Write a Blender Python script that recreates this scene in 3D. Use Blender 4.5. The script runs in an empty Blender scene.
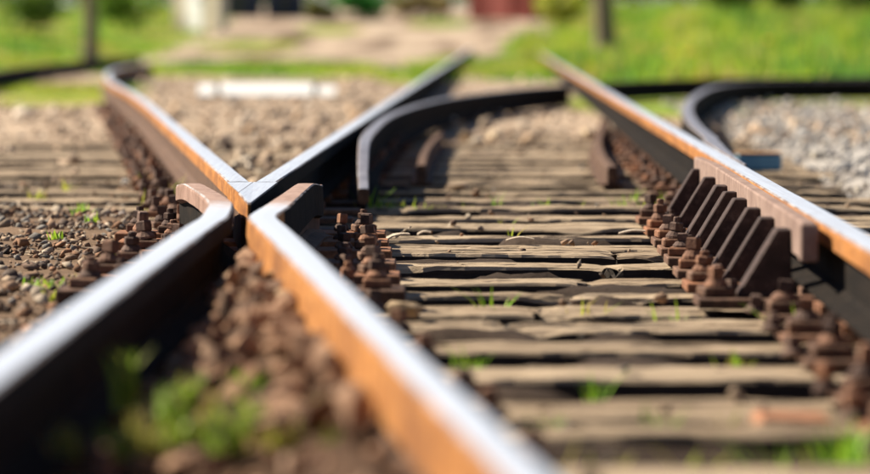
import bpy, bmesh, math, random
import numpy as np
from mathutils import noise, Vector

random.seed(7)
rng = np.random.default_rng(7)
S = bpy.context.scene
COL = S.collection

# ------------------------------------------------------------------ camera
CAM_Z = 0.685            # above the sleeper tops (z = 0)
F = 3600.0               # focal length in photo pixels (870 wide)
TILT = math.atan(207.0 / F)
cam = bpy.data.cameras.new('camera')
cam.sensor_width = 36.0
cam.lens = F / 870.0 * 36.0
cam.clip_start = 0.05
cam.clip_end = 3000.0
cam.dof.use_dof = True
cam.dof.focus_distance = 11.0
cam.dof.aperture_fstop = 2.35
cam_o = bpy.data.objects.new('camera', cam)
COL.objects.link(cam_o)
cam_o.location = (0, 0, CAM_Z)
cam_o.rotation_euler = (math.radians(90) - TILT, 0, 0)
S.camera = cam_o

# ------------------------------------------------------------------ light
SUN_TO = Vector((-0.74, 0.36, 0.70)).normalized()
w = bpy.data.worlds.new('World')
S.world = w
w.use_nodes = True
nt = w.node_tree
bg = nt.nodes['Background']
sky = nt.nodes.new('ShaderNodeTexSky')
sky.sky_type = 'NISHITA'
sky.sun_disc = False
sky.sun_elevation = math.asin(SUN_TO.z)
sky.sun_rotation = math.atan2(SUN_TO.x, SUN_TO.y)
sky.air_density = 0.8
sky.altitude = 1500.0
sky.dust_density = 0.6
nt.links.new(sky.outputs[0], bg.inputs[0])
bg.inputs[1].default_value = 0.05
sun = bpy.data.lights.new('sun', 'SUN')
sun.energy = 5.0
sun.angle = math.radians(0.5)
sun.color = (1.0, 0.89, 0.72)
sun_o = bpy.data.objects.new('sun', sun)
COL.objects.link(sun_o)
sun_o.rotation_euler = SUN_TO.to_track_quat('Z', 'Y').to_euler()
S.view_settings.view_transform = 'Standard'
S.view_settings.look = 'None'
S.view_settings.gamma = 1.0
S.view_settings.exposure = 1.15
S.render.engine = 'CYCLES'


# ------------------------------------------------------------------ helpers
def P(x, y, z=0.0):
    """where the sight line through a photo pixel meets the level z"""
    cx, cy = (x - 435.0) / F, (237.0 - y) / F
    dx = cx
    dy = cy * math.sin(TILT) + math.cos(TILT)
    dz = cy * math.cos(TILT) - math.sin(TILT)
    t = (z - CAM_Z) / dz
    return Vector((dx * t, dy * t, z))


def sstep(a, b, x):
    t = np.clip((x - a) / (b - a), 0, 1)
    return t * t * (3 - 2 * t)


ORD = ['first', 'second', 'third', 'fourth', 'fifth', 'sixth', 'seventh', 'eighth', 'ninth', 'tenth',
       'eleventh', 'twelfth', 'thirteenth', 'fourteenth', 'fifteenth', 'sixteenth', 'seventeenth',
       'eighteenth', 'nineteenth', 'twentieth']
for _d in ('twenty', 'thirty', 'forty', 'fifty'):
    if _d != 'twenty':
        ORD.append({'thirty': 'thirtieth', 'forty': 'fortieth', 'fifty': 'fiftieth'}[_d])
    ORD += [_d + '-' + o for o in ORD[:9]]


def tag(o, label=None, cat=None, group=None, kind=None):
    if label: o['label'] = label
    if cat: o['category'] = cat
    if group: o['group'] = group
    if kind: o['kind'] = kind
    return o


def empty(name, loc=(0, 0, 0), label=None, cat=None, group=None):
    o = bpy.data.objects.new(name, None)
    COL.objects.link(o)
    o.location = loc
    o.empty_display_size = 0.05
    return tag(o, label, cat, group)


def mesh(name, verts, faces, mats, midx=None, smooth=False):
    me = bpy.data.meshes.new(name)
    me.from_pydata([tuple(v) for v in verts], [], faces)
    if not isinstance(mats, (list, tuple)):
        mats = [mats]
    for m in mats:
        me.materials.append(m)
    if midx is not None:
        me.polygons.foreach_set('material_index', np.asarray(midx, dtype=np.int32))
    if smooth:
        me.polygons.foreach_set('use_smooth', np.ones(len(me.polygons), dtype=bool))
    me.update()
    return me


def put(name, me, parent=None, loc=(0, 0, 0), rot=(0, 0, 0)):
    o = bpy.data.objects.new(name, me)
    COL.objects.link(o)
    o.location = loc
    o.rotation_euler = rot
    if parent is not None:
        o.parent = parent
    return o


def bm_mesh(name, bm, mats, smooth=False):
    me = bpy.data.meshes.new(name)
    bmesh.ops.recalc_face_normals(bm, faces=bm.faces)
    bm.to_mesh(me)
    bm.free()
    if not isinstance(mats, (list, tuple)):
        mats = [mats]
    for m in mats:
        me.materials.append(m)
    if smooth:
        for p in me.polygons:
            p.use_smooth = True
    return me


def box_bm(bm, x0, x1, y0, y1, z0, z1, bevel=0.0):
    b2 = bmesh.new()
    r = bmesh.ops.create_cube(b2, size=1.0)
    for v in r['verts']:
        v.co = Vector(((x0 + x1) / 2 + v.co.x * (x1 - x0), (y0 + y1) / 2 + v.co.y * (y1 - y0),
                       (z0 + z1) / 2 + v.co.z * (z1 - z0)))
    if bevel:
        bmesh.ops.bevel(b2, geom=b2.edges[:], offset=bevel, segments=1, affect='EDGES')
    tmp = bpy.data.meshes.new('tmp')
    b2.to_mesh(tmp)
    b2.free()
    bm.from_mesh(tmp)
    bpy.data.meshes.remove(tmp)


def lathe(bm, rings, n=12, cx=0, cy=0, rot=0.0):
    """rings: (radius, z) from bottom to top, closed"""
    prev = None
    for r, z in rings:
        cur = [bm.verts.new((cx + r * math.cos(rot + 2 * math.pi * i / n),
                             cy + r * math.sin(rot + 2 * math.pi * i / n), z)) for i in range(n)]
        if prev:
            for i in range(n):
                bm.faces.new((prev[i], prev[(i + 1) % n], cur[(i + 1) % n], cur[i]))
        else:
            bm.faces.new(cur[::-1])
        prev = cur
    bm.faces.new(prev)


def sweep(path, prof, matfn=None, scale=None, jitter=0.0):
    """closed profile (u right, v up) swept along path; returns verts, faces, material indices"""
    path = np.asarray(path, float)
    n, m = len(path), len(prof)
    T = np.gradient(path, axis=0)
    T[:, 2] = 0
    T /= np.linalg.norm(T, axis=1)[:, None]
    R = np.stack([T[:, 1], -T[:, 0], np.zeros(n)], 1)
    verts = []
    for i in range(n):
        sc = 1.0 if scale is None else scale[i]
        for (u, v) in prof:
            j = random.gauss(0, jitter) if jitter else 0
            p = path[i] + R[i] * (u * sc + j)
            verts.append((p[0], p[1], p[2] + v))
    faces, mi = [], []
    for i in range(n - 1):
        for k in range(m):
            a, b = i * m + k, i * m + (k + 1) % m
            faces.append((a, b, b + m, a + m))
            mi.append(matfn(i, k) if matfn else 0)
    faces.append(tuple(range(m)))
    faces.append(tuple((n - 1) * m + k for k in range(m))[::-1])
    e = matfn(-1, -1) if matfn else 0
    mi += [e, e]
    return verts, faces, mi


def spline(pts, step=0.3):
    pts = np.asarray(pts, float)
    ext = np.vstack([2 * pts[0] - pts[1], pts, 2 * pts[-1] - pts[-2]])
    out = []
    for i in range(1, len(ext) - 2):
        p0, p1, p2, p3 = ext[i - 1:i + 3]
        n = max(2, int(np.linalg.norm(p2 - p1) / step))
        for k in range(n):
            t = k / n
            out.append(0.5 * ((2 * p1) + (-p0 + p2) * t + (2 * p0 - 5 * p1 + 4 * p2 - p3) * t * t
                              + (-p0 + 3 * p1 - 3 * p2 + p3) * t ** 3))
    out.append(pts[-1])
    return np.array(out)


# ------------------------------------------------------------------ materials
def new_mat(name):
    m = bpy.data.materials.new(name)
    m.use_nodes = True
    n = m.node_tree
    return m, n, n.nodes['Principled BSDF']


def nz(n, scale, detail=6, rough=0.6, vec=None, mapscale=None, coord='Object', dist=0.0):
    tc = n.nodes.new('ShaderNodeTexCoord')
    t = n.nodes.new('ShaderNodeTexNoise')
    t.inputs['Scale'].default_value = scale
    t.inputs['Detail'].default_value = detail
    t.inputs['Roughness'].default_value = rough
    t.inputs['Distortion'].default_value = dist
    src = tc.outputs[coord]
    if mapscale:
        mp = n.nodes.new('ShaderNodeMapping')
        mp.inputs['Scale'].default_value = mapscale
        oi = n.nodes.new('ShaderNodeObjectInfo')
        mul = n.nodes.new('ShaderNodeMath')
        mul.operation = 'MULTIPLY'
        mul.inputs[1].default_value = 37.0
        n.links.new(oi.outputs['Random'], mul.inputs[0])
        cmb = n.nodes.new('ShaderNodeCombineXYZ')
        for k in range(3):
            n.links.new(mul.outputs[0], cmb.inputs[k])
        n.links.new(cmb.outputs[0], mp.inputs['Location'])
        n.links.new(src, mp.inputs['Vector'])
        src = mp.outputs[0]
    n.links.new(src, t.inputs['Vector'])
    return t.outputs['Fac']


def ramp(n, fac, stops):
    r = n.nodes.new('ShaderNodeValToRGB')
    e = r.color_ramp.elements
    while len(e) < len(stops):
        e.new(0.5)
    for i, (p, c) in enumerate(stops):
        e[i].position = p
        e[i].color = (c[0], c[1], c[2], 1) if len(c) == 3 else c
    n.links.new(fac, r.inputs[0])
    return r.outputs[0]


def mixc(n, fac, a, b, mode='MIX'):
    m = n.nodes.new('ShaderNodeMix')
    m.data_type = 'RGBA'
    m.blend_type = mode
    if isinstance(fac, float):
        m.inputs[0].default_value = fac
    else:
        n.links.new(fac, m.inputs[0])
    for i, v in ((6, a), (7, b)):
        if isinstance(v, tuple):
            m.inputs[i].default_value = (*v, 1)
        else:
            n.links.new(v, m.inputs[i])
    return m.outputs[2]


def bump(n, bs, h, strength=0.4, dist=0.004):
    b = n.nodes.new('ShaderNodeBump')
    b.inputs['Strength'].default_value = strength
    b.inputs['Distance'].default_value = dist
    n.links.new(h, b.inputs['Height'])
    n.links.new(b.outputs[0], bs.inputs['Normal'])


def mat_steel():
    m, n, b = new_mat('polished_rail_steel')
    f = nz(n, 1.0, 5, 0.6, mapscale=(120, 2.2, 40))
    f2 = nz(n, 9.0, 5, 0.7, mapscale=(2, 1, 1))
    c = ramp(n, f, [(0.3, (0.50, 0.53, 0.60)), (0.7, (0.74, 0.78, 0.86))])
    c = mixc(n, ramp(n, f2, [(0.56, (0, 0, 0)), (0.72, (0.55, 0.55, 0.55))]), c, (0.36, 0.30, 0.27))
    n.links.new(c, b.inputs['Base Color'])
    b.inputs['Metallic'].default_value = 0.3
    r = ramp(n, f, [(0.25, (0.40, 0.40, 0.40)), (0.75, (0.27, 0.27, 0.27))])
    n.links.new(r, b.inputs['Roughness'])
    bump(n, b, f, 0.10, 0.001)
    return m


def mat_rust(name, c0, c1, c2, sc=30.0, bs=0.5, mp=(1, 1, 1), rough=0.85, vary=False):
    m, n, b = new_mat(name)
    f = nz(n, sc, 8, 0.65, mapscale=mp)
    g = nz(n, sc * 0.22, 4, 0.6, mapscale=mp)
    c = ramp(n, f, [(0.28, c0), (0.5, c1), (0.74, c2)])
    c = mixc(n, ramp(n, g, [(0.42, (0, 0, 0)), (0.68, (0.75, 0.75, 0.75))]), c, c0)
    if vary:
        oi = n.nodes.new('ShaderNodeObjectInfo')
        t = ramp(n, oi.outputs['Random'], [(0.0, (0.55, 0.52, 0.52)), (0.55, (1, 1, 1)), (1.0, (1.75, 1.35, 1.0))])
        c = mixc(n, 1.0, c, t, 'MULTIPLY')
    n.links.new(c, b.inputs['Base Color'])
    b.inputs['Roughness'].default_value = rough
    b.inputs['Specular IOR Level'].default_value = 0.3
    bump(n, b, f, bs, 0.004)
    return m


def mat_wood():
    m, n, b = new_mat('weathered_sleeper_wood')
    fine = nz(n, 1.0, 7, 0.7, mapscale=(2.2, 70, 70), dist=0.4)
    mid = nz(n, 1.0, 5, 0.6, mapscale=(0.9, 13, 13), dist=0.8)
    big = nz(n, 1.6, 4, 0.6, mapscale=(1.2, 2.5, 2.5))
    crack = nz(n, 1.0, 4, 0.55, mapscale=(0.8, 26, 26), dist=1.5)
    oi = n.nodes.new('ShaderNodeObjectInfo')
    c = ramp(n, fine, [(0.30, (0.11, 0.078, 0.052)), (0.46, (0.38, 0.28, 0.185)), (0.68, (0.63, 0.51, 0.37))])
    c = mixc(n, ramp(n, mid, [(0.38, (0, 0, 0)), (0.66, (0.7, 0.7, 0.7))]), c, (0.50, 0.39, 0.27))
    c = mixc(n, ramp(n, big, [(0.46, (0, 0, 0)), (0.70, (0.75, 0.75, 0.75))]), c, (0.21, 0.155, 0.105))
    c = mixc(n, ramp(n, oi.outputs['Random'], [(0.0, (0.0, 0.0, 0.0)), (1.0, (0.5, 0.5, 0.5))]), c, (0.28, 0.20, 0.125))
    k = ramp(n, crack, [(0.34, (1, 1, 1)), (0.39, (0, 0, 0))])
    c = mixc(n, k, c, (0.045, 0.032, 0.026))
    n.links.new(c, b.inputs['Base Color'])
    b.inputs['Roughness'].default_value = 0.82
    b.inputs['Specular IOR Level'].default_value = 0.25
    hm = n.nodes.new('ShaderNodeMath')
    hm.operation = 'ADD'
    n.links.new(fine, hm.inputs[0])
    cr = ramp(n, crack, [(0.36, (0, 0, 0)), (0.44, (1, 1, 1))])
    n.links.new(cr, hm.inputs[1])
    bump(n, b, hm.outputs[0], 0.9, 0.010)
    return m


def mat_attr(name, rough=0.9, sc=60.0, bs=0.4, spec=0.25, var=0.35):
    """base colour from the mesh colour attribute 'tint' with grain on top"""
    m, n, b = new_mat(name)
    a = n.nodes.new('ShaderNodeAttribute')
    a.attribute_name = 'tint'
    f = nz(n, sc, 7, 0.7)
    g = ramp(n, f, [(0.3, (1 - var, 1 - var, 1 - var)), (0.7, (1 + 0 * var, 1, 1))])
    c = mixc(n, 1.0, a.outputs['Color'], g, 'MULTIPLY')
    n.links.new(c, b.inputs['Base Color'])
    b.inputs['Roughness'].default_value = rough
    b.inputs['Specular IOR Level'].default_value = spec
    bump(n, b, f, bs, 0.006)
    return m


def mat_leaf(name):
    m, n, b = new_mat(name)
    a = n.nodes.new('ShaderNodeAttribute')
    a.attribute_name = 'tint'
    n.links.new(a.outputs['Color'], b.inputs['Base Color'])
    b.inputs['Roughness'].default_value = 0.55
    b.inputs['Specular IOR Level'].default_value = 0.25
    tr = n.nodes.new('ShaderNodeBsdfTranslucent')
    n.links.new(a.outputs['Color'], tr.inputs[0])
    mx = n.nodes.new('ShaderNodeMixShader')
    mx.inputs[0].default_value = 0.45
    n.links.new(b.outputs[0], mx.inputs[1])
    n.links.new(tr.outputs[0], mx.inputs[2])
    n.links.new(mx.outputs[0], n.nodes['Material Output'].inputs[0])
    return m


def mat_plain(name, c, rough=0.6, var=0.25, sc=6.0):
    m, n, b = new_mat(name)
    f = nz(n, sc, 6, 0.65)
    d = tuple(x * (1 - var) for x in c)
    n.links.new(ramp(n, f, [(0.35, d), (0.65, c)]), b.inputs['Base Color'])
    b.inputs['Roughness'].default_value = rough
    return m


M_STEEL = mat_steel()
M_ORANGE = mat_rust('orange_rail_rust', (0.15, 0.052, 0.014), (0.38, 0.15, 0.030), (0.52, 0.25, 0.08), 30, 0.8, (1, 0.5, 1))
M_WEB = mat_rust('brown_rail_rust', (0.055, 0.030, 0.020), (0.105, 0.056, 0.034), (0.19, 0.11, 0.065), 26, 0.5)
def mat_wing():
    m, n, b = new_mat('wing_running_surface')
    tc = n.nodes.new('ShaderNodeTexCoord')
    sep = n.nodes.new('ShaderNodeSeparateXYZ')
    n.links.new(tc.outputs['Object'], sep.inputs[0])
    f = nz(n, 30.0, 6, 0.65)
    ad = n.nodes.new('ShaderNodeMath'); ad.operation = 'MULTIPLY_ADD'
    n.links.new(f, ad.inputs[0]); ad.inputs[1].default_value = 0.9
    n.links.new(sep.outputs[1], ad.inputs[2])
    mr = n.nodes.new('ShaderNodeMapRange')
    mr.inputs[1].default_value = 7.25; mr.inputs[2].default_value = 7.75
    n.links.new(ad.outputs[0], mr.inputs[0])
    rust = ramp(n, f, [(0.30, (0.15, 0.085, 0.06)), (0.5, (0.29, 0.18, 0.14)), (0.72, (0.38, 0.26, 0.21))])
    n.links.new(mixc(n, mr.outputs[0], (0.68, 0.72, 0.80), rust), b.inputs['Base Color'])
    m1 = n.nodes.new('ShaderNodeMapRange'); n.links.new(mr.outputs[0], m1.inputs[0])
    m1.inputs[3].default_value = 0.3; m1.inputs[4].default_value = 0.0
    n.links.new(m1.outputs[0], b.inputs['Metallic'])
    m2 = n.nodes.new('ShaderNodeMapRange'); n.links.new(mr.outputs[0], m2.inputs[0])
    m2.inputs[3].default_value = 0.33; m2.inputs[4].default_value = 0.8
    n.links.new(m2.outputs[0], b.inputs['Roughness'])
    bump(n, b, f, 0.15, 0.002)
    return m


M_SHADE_SIDE = mat_rust('black_shade_rail_side', (0.008, 0.007, 0.007), (0.015, 0.012, 0.010), (0.035, 0.024, 0.018), 26, 0.4, rough=0.95)  # near-black rail sides: their shade is put into the colour
M_SHADE_SIDE.node_tree.nodes['Principled BSDF'].inputs['Specular IOR Level'].default_value = 0.08
def mat_edge():
    m, n, b = new_mat('worn_rail_corner')
    f = nz(n, 1.0, 6, 0.7, mapscale=(40, 5, 40))
    k = ramp(n, f, [(0.42, (0, 0, 0)), (0.60, (1, 1, 1))])
    n.links.new(mixc(n, k, (0.14, 0.075, 0.045), (0.30, 0.29, 0.30)), b.inputs['Base Color'])
    b.inputs['Metallic'].default_value = 0.0
    b.inputs['Roughness'].default_value = 0.7
    return m


M_DULL = mat_plain('dull_rail_top', (0.24, 0.23, 0.26), 0.4, 0.5, 14)
M_EDGE = mat_edge()
M_WING = mat_wing()
M_PINK = mat_rust('pinkish_worn_rust', (0.16, 0.09, 0.062), (0.29, 0.18, 0.14), (0.38, 0.26, 0.21), 26, 0.5)
M_IRON = mat_rust('dark_bracket_iron', (0.024, 0.014, 0.012), (0.048, 0.028, 0.025), (0.12, 0.075, 0.065), 40, 0.7)
M_PLATE = mat_rust('rusted_plate_iron', (0.075, 0.040, 0.027), (0.155, 0.085, 0.055), (0.30, 0.165, 0.095), 45, 0.7, vary=True)
M_BOLT = mat_rust('rusted_bolt_iron', (0.065, 0.038, 0.03), (0.14, 0.085, 0.065), (0.27, 0.18, 0.135), 60, 0.7, vary=True)
M_BAR = mat_rust('check_rail_iron', (0.16, 0.10, 0.08), (0.27, 0.185, 0.15), (0.35, 0.25, 0.21), 24, 0.5)
M_WOOD = mat_wood()
M_SHADE_FLANK = mat_rust('shade_dark_sleeper_flank', (0.016, 0.012, 0.010), (0.034, 0.024, 0.019), (0.075, 0.055, 0.042), 18, 0.6, (0.5, 4, 4))  # sleeper fronts and sides darkened, shade of the gaps painted in
M_GROUND = mat_attr('soil_and_fine_gravel', 0.95, 70.0, 0.8, 0.1, 0.5)
M_STONE = mat_attr('crushed_stone', 0.85, 90.0, 0.5, 0.25, 0.35)
M_LEAF = mat_leaf('grass_blade')
M_CHIP = mat_plain('dry_bleached_wood', (0.55, 0.45, 0.34), 0.8, 0.4, 90)
M_BRICK = mat_plain('orange_brick', (0.38, 0.17, 0.085), 0.9, 0.5, 60)
M_WHITE = mat_plain('white_paint', (0.84, 0.84, 0.82), 0.6, 0.08, 12)
M_BLACK = mat_plain('black_paint', (0.03, 0.035, 0.03), 0.6, 0.3, 12)
M_BLUE = mat_plain('faded_blue_paint', (0.13, 0.30, 0.42), 0.6, 0.2, 20)
M_NAVY = mat_plain('navy_paint', (0.012, 0.025, 0.07), 0.6, 0.3, 3)
M_RED = mat_plain('red_paint', (0.34, 0.07, 0.05), 0.7, 0.3, 3)
M_CREAM = mat_plain('cream_render', (0.75, 0.66, 0.52), 0.9, 0.12, 2)
M_OCHRE = mat_plain('ochre_boards', (0.42, 0.20, 0.06), 0.8, 0.25, 4)
M_BARK = mat_plain('tree_bark', (0.27, 0.20, 0.14), 0.95, 0.5, 14)
M_ROOF = mat_plain('grey_sheet_roof', (0.16, 0.15, 0.14), 0.8, 0.3, 5)

# ------------------------------------------------------------------ track lines (plan)
RAIL_Z = 0.215
RAIL_H = 0.172
PLATE_T = RAIL_Z - RAIL_H


def X1(d): return -0.541 + 0.018 * (d - 10.25) + 0.006 * np.maximum(0.0, 9.3 - d)      # straight track, left rail
def X2(d): return -0.445 - 0.1035 * (d - 9.15) + 0.045 * sstep(9.0, 9.9, d) * (1 - sstep(22.0, 32.0, d))      # diverging track, right rail
def X3(d): return 0.961 + 0.018 * (d - 7.87)        # straight track, right rail


# ------------------------------------------------------------------ ground
GRASS_BLOBS = []   # (x, y, rx, ry, weight)
for (px, py, rx, ry) in ((250, 66, 2.3, 9), (300, 72, 1.6, 6), (505, 66, 1.9, 16), (530, 74, 1.0, 7), (180, 70, 1.5, 7),
                         (45, 88, 1.2, 4), (60, 98, 0.8, 3), (455, 62, 0.7, 10), (420, 78, 0.6, 4),
                         (655, 103, 0.9, 5), (860, 100, 1.0, 3), (815, 98, 0.7, 3)):
    p = P(px, py, 0.04)
    GRASS_BLOBS.append((p.x, p.y, rx, ry))


for (px, d_, rx, ry) in ((330, 104, 1.0, 3), (440, 110, 1.0, 4), (556, 88, 1.4, 14), (250, 92, 1.4, 4)):
    GRASS_BLOBS.append(((px - 435) / F * d_, d_, rx, ry))


def vnoise(x, y, s, seed=0.0):
    return np.array([noise.fractal(Vector((a * s, b * s, seed)), 1.0, 2.0, 4) for a, b in zip(x, y)])


def left_edge(d): return np.minimum(X1(d), X2(d)) - 0.16


def ground_h(x, d):
    """height without the fine noise"""
    x = np.asarray(x, float)
    d = np.asarray(d, float)
    h = np.full(x.shape, -0.075)
    lw = sstep(0.0, 0.18, left_edge(d) - x)
    lh = 0.008 - 0.055 * sstep(12.8, 15.0, d)
    h = h * (1 - lw) + lh * lw
    cw = sstep(0.07, 0.12, x - X1(d)) * sstep(0.02, 0.05, X2(d) - x) * (d < 9.0)
    h = h * (1 - cw) + (0.045 + 0.078 * sstep(0.30, 0.05, X2(d) - x) - 0.02 * sstep(7.0, 5.5, d)) * cw
    rw = sstep(1.62, 1.85, x - 0.018 * d + 0.2)
    h = h * (1 - rw) + 0.012 * rw
    vw = sstep(0.05, 0.2, x - X2(d)) * sstep(0.05, 0.2, X1(d) - x) * sstep(12, 14, d)
    h = h * (1 - vw) + (-0.02) * vw
    fw = sstep(18, 26, d)
    h = h * (1 - fw) + 0.022 * fw
    # rising banks far behind
    side_r = sstep(2.2, 5.0, x - 0.03 * (d - 36)) * sstep(37, 44, d)
    bank_r = 1.25 * sstep(38, 125, d)
    side_l = sstep(0.6, 2.5, -6.0 - x)
    bank_l = 0.42 * sstep(46, 75, d)
    far = 1.6 * sstep(75, 142, d)
    h = h + np.maximum(np.maximum(side_r * bank_r, side_l * bank_l), far)
    return h


def gz(x, d):
    return float(ground_h(np.array([x]), np.array([d]))[0])


def grass_weight(x, d):
    x = np.asarray(x, float); d = np.asarray(d, float)
    g = np.zeros(x.shape)
    for (bx, by, rx, ry) in GRASS_BLOBS:
        q = ((x - bx) / rx) ** 2 + ((d - by) / ry) ** 2
        g = np.maximum(g, sstep(1.15, 0.55, q))
    right = sstep(1.6, 2.6, x - 0.02 * (d - 36)) * sstep(36.5, 39.5, d)
    left = sstep(0.2, 1.2, -5.9 - x) * sstep(36, 44, d)
    return np.maximum(g, np.maximum(right, left))


def build_ground():
    ds = np.concatenate([np.arange(-6, 3.5, 0.8), np.arange(3.6, 17.5, 0.045), 17.5 * np.exp(np.arange(0, 3.35, 0.022))])
    us = np.concatenate([-np.exp(np.linspace(math.log(90), math.log(2.7), 26)), np.arange(-2.62, 2.1, 0.05),
                         np.exp(np.linspace(math.log(2.2), math.log(90), 28))])
    X, D = np.meshgrid(us, ds)
    # widen the fine strip with distance
    k = np.clip(D / 16.0, 1, 4)
    X = X * k
    x, d = X.ravel(), D.ravel()
    h = ground_h(x, d)
    n1 = vnoise(x, d, 2.3, 1.0)
    n2 = vnoise(x, d, 11.0, 5.0)
    near = sstep(60, 20, d)
    trk = (h < -0.05) * (d < 20)
    h = h + trk * 0.062 * sstep(0.05, 0.45, vnoise(x, d, 1.7, 23.0))
    h = h + (0.012 * n1 + 0.010 * n2) * (0.35 + 0.65 * near)
    verts = np.stack([x, d, h], 1)
    nr, nc = X.shape
    idx = np.arange(nr * nc).reshape(nr, nc)
    q = np.stack([idx[:-1, :-1], idx[:-1, 1:], idx[1:, 1:], idx[1:, :-1]], -1).reshape(-1, 4)
    me = bpy.data.meshes.new('ground')
    me.from_pydata(verts.tolist(), [], q.tolist())
    me.materials.append(M_GROUND)
    # real colours: dark soil in the track, brown dirt left, pale gravel beyond, grass patches
    soil = np.array([0.06, 0.042, 0.032])
    dirt = np.array([0.21, 0.14, 0.092])
    gravel = np.array([0.47, 0.36, 0.265])
    pale = np.array([0.44, 0.41, 0.38])
    green = np.array([0.20, 0.32, 0.035])
    c = np.tile(soil, (len(x), 1))
    lw = sstep(0.0, 0.2, left_edge(d) - x)[:, None]
    c = c * (1 - lw) + dirt * lw
    cw = (sstep(0.05, 0.1, x - X1(d)) * sstep(0.02, 0.06, X2(d) - x) * (d < 9.2))[:, None]
    c = c * (1 - cw) + np.array([0.10, 0.058, 0.036]) * cw
    fw = (sstep(19, 25, d + 3 * n1))[:, None]
    c = c * (1 - fw) + gravel * fw
    rw = (sstep(1.62, 1.9, x - 0.018 * d + 0.2 + 0.15 * n1) * sstep(34, 30, d))[:, None]
    c = c * (1 - rw) + pale * rw
    v = (0.78 + 0.5 * (0.5 + 0.5 * n1))[:, None]
    c = c * v
    farn = vnoise(x * 0.9, d * 0.16, 1.0, 17.0)
    fb = (sstep(0.0, 0.45, farn) * sstep(50, 70, d))[:, None]
    c = c * (1 - fb) + np.array([0.17, 0.115, 0.08]) * fb
    fb = (sstep(-0.05, -0.5, farn) * sstep(50, 70, d))[:, None]
    c = c * (1 - fb) + np.array([0.55, 0.44, 0.33]) * fb
    gw = np.clip(grass_weight(x, d) + 0.25 * n1 * (grass_weight(x, d) > 0.02), 0, 1)[:, None]
    yel = np.array([0.36, 0.34, 0.06])
    gm = sstep(-0.2, 0.5, vnoise(x, d, 0.35, 9.0))[:, None]
    c = c * (1 - gw) + (green * (1 - gm) + yel * gm) * gw
    col = me.color_attributes.new('tint', 'FLOAT_COLOR', 'POINT')
    col.data.foreach_set('color', np.concatenate([np.clip(c, 0, 1), np.ones((len(x), 1))], 1).astype(np.float32).ravel())
    me.polygons.foreach_set('use_smooth', np.ones(len(me.polygons), dtype=bool))
    me.update()
    return tag(put('ground', me), kind='structure')


build_ground()

# ------------------------------------------------------------------ sleepers
FRONT_Y = [443, 416, 377, 350, 327, 311.5, 293.5, 281, 267, 257, 248.5, 237.7, 226, 217, 209, 199, 192]
JOINT = {327: 505, 311.5: 538, 293.5: 567, 281: 586, 267: 603, 257: 614}


def sleeper_mesh(x0, x1, wid, seed, broken=()):
    """worn timber: rounded, split and uneven along its length"""
    L = x1 - x0
    nx = max(12, int(L / 0.04))
    ny = 17
    thick = 0.15
    verts, faces = [], []
    sd = seed * 13.7
    cracks = [(random.uniform(0.12, 0.88), random.uniform(0.006, 0.022), random.uniform(0, 1), random.uniform(0.15, 0.5)) for _ in range(6)]
    for i in range(nx + 1):
        t = i / nx
        x = x0 + L * t
        wob_f = 0.022 * noise.fractal(Vector((x * 2.6, sd, 0)), 0.8, 2, 5) + 0.010 * noise.noise(Vector((x * 17, sd, 4))) + 0.03 * max(0, noise.noise(Vector((x * 4.0, sd, 77))) - 0.25)
        wob_b = 0.016 * noise.fractal(Vector((x * 2.2, sd, 9)), 1, 2, 4)
        warp = 0.006 * noise.noise(Vector((x * 0.9, sd, 20)))
        endr = 0.008 * max(0, 1 - min(t, 1 - t) * L / 0.05)
        chip = 0.075 * max(0, noise.noise(Vector((x * 5.0, sd, 31))) - 0.28)
        xo = 0.0
        row = []
        # bottom front, front face up, top, back face down
        for (yy, zz, top) in ([(0, -thick, 0), (0, -0.075, 0), (0.0, -0.035, 0), (0.001, -0.010, 1)]
                              + [(0.006 + (wid - 0.012) * j / (ny - 1), -0.002 if j in (0, ny - 1) else 0.0, 2) for j in range(ny)]
                              + [(wid - 0.001, -0.012, 1), (wid, -0.05, 0), (wid, -thick, 0)]):
            z = zz
            u = yy / wid
            y = yy + wob_f * (1 - u) + wob_b * u
            if top == 2:
                z += warp + 0.0075 * noise.noise(Vector((x * 3.0, yy * 45, sd))) + 0.005 * noise.noise(Vector((x * 9, yy * 120, sd)))
                for (cu, dep, ph, ln) in cracks:
                    if abs(u - cu - 0.04 * math.sin(x * 3 + ph * 6)) < 0.04:
                        z -= dep * max(0, math.sin((x / ln * 0.8 + ph) * 3.1)) ** 0.5 if math.sin((x / ln * 0.8 + ph) * 3.1) > 0 else 0
                z -= chip * max(0.0, 1 - u / 0.09)
                z -= endr * 0.7
            if top == 1:
                z += warp - chip * 0.6 - endr * 0.7
            ex = 0.045 * noise.noise(Vector((yy * 30, z * 40, sd + (50 if t > 0.5 else 0)))) if i in (0, nx) else 0
            row.append((x + ex, y - wid / 2, z))
        verts += row
    m = len(verts) // (nx + 1)
    for i in range(nx):
        for k in range(m):
            a, b = i * m + k, i * m + (k + 1) % m
            faces.append((a, a + m, b + m, b))
    faces.append(tuple(range(m)))
    faces.append(tuple(nx * m + k for k in range(m))[::-1])
    mi = []
    for i in range(nx):
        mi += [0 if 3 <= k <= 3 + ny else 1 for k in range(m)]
    return mesh('sleeper', verts, faces, [M_WOOD, M_SHADE_FLANK], mi + [1, 1], smooth=False)


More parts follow.
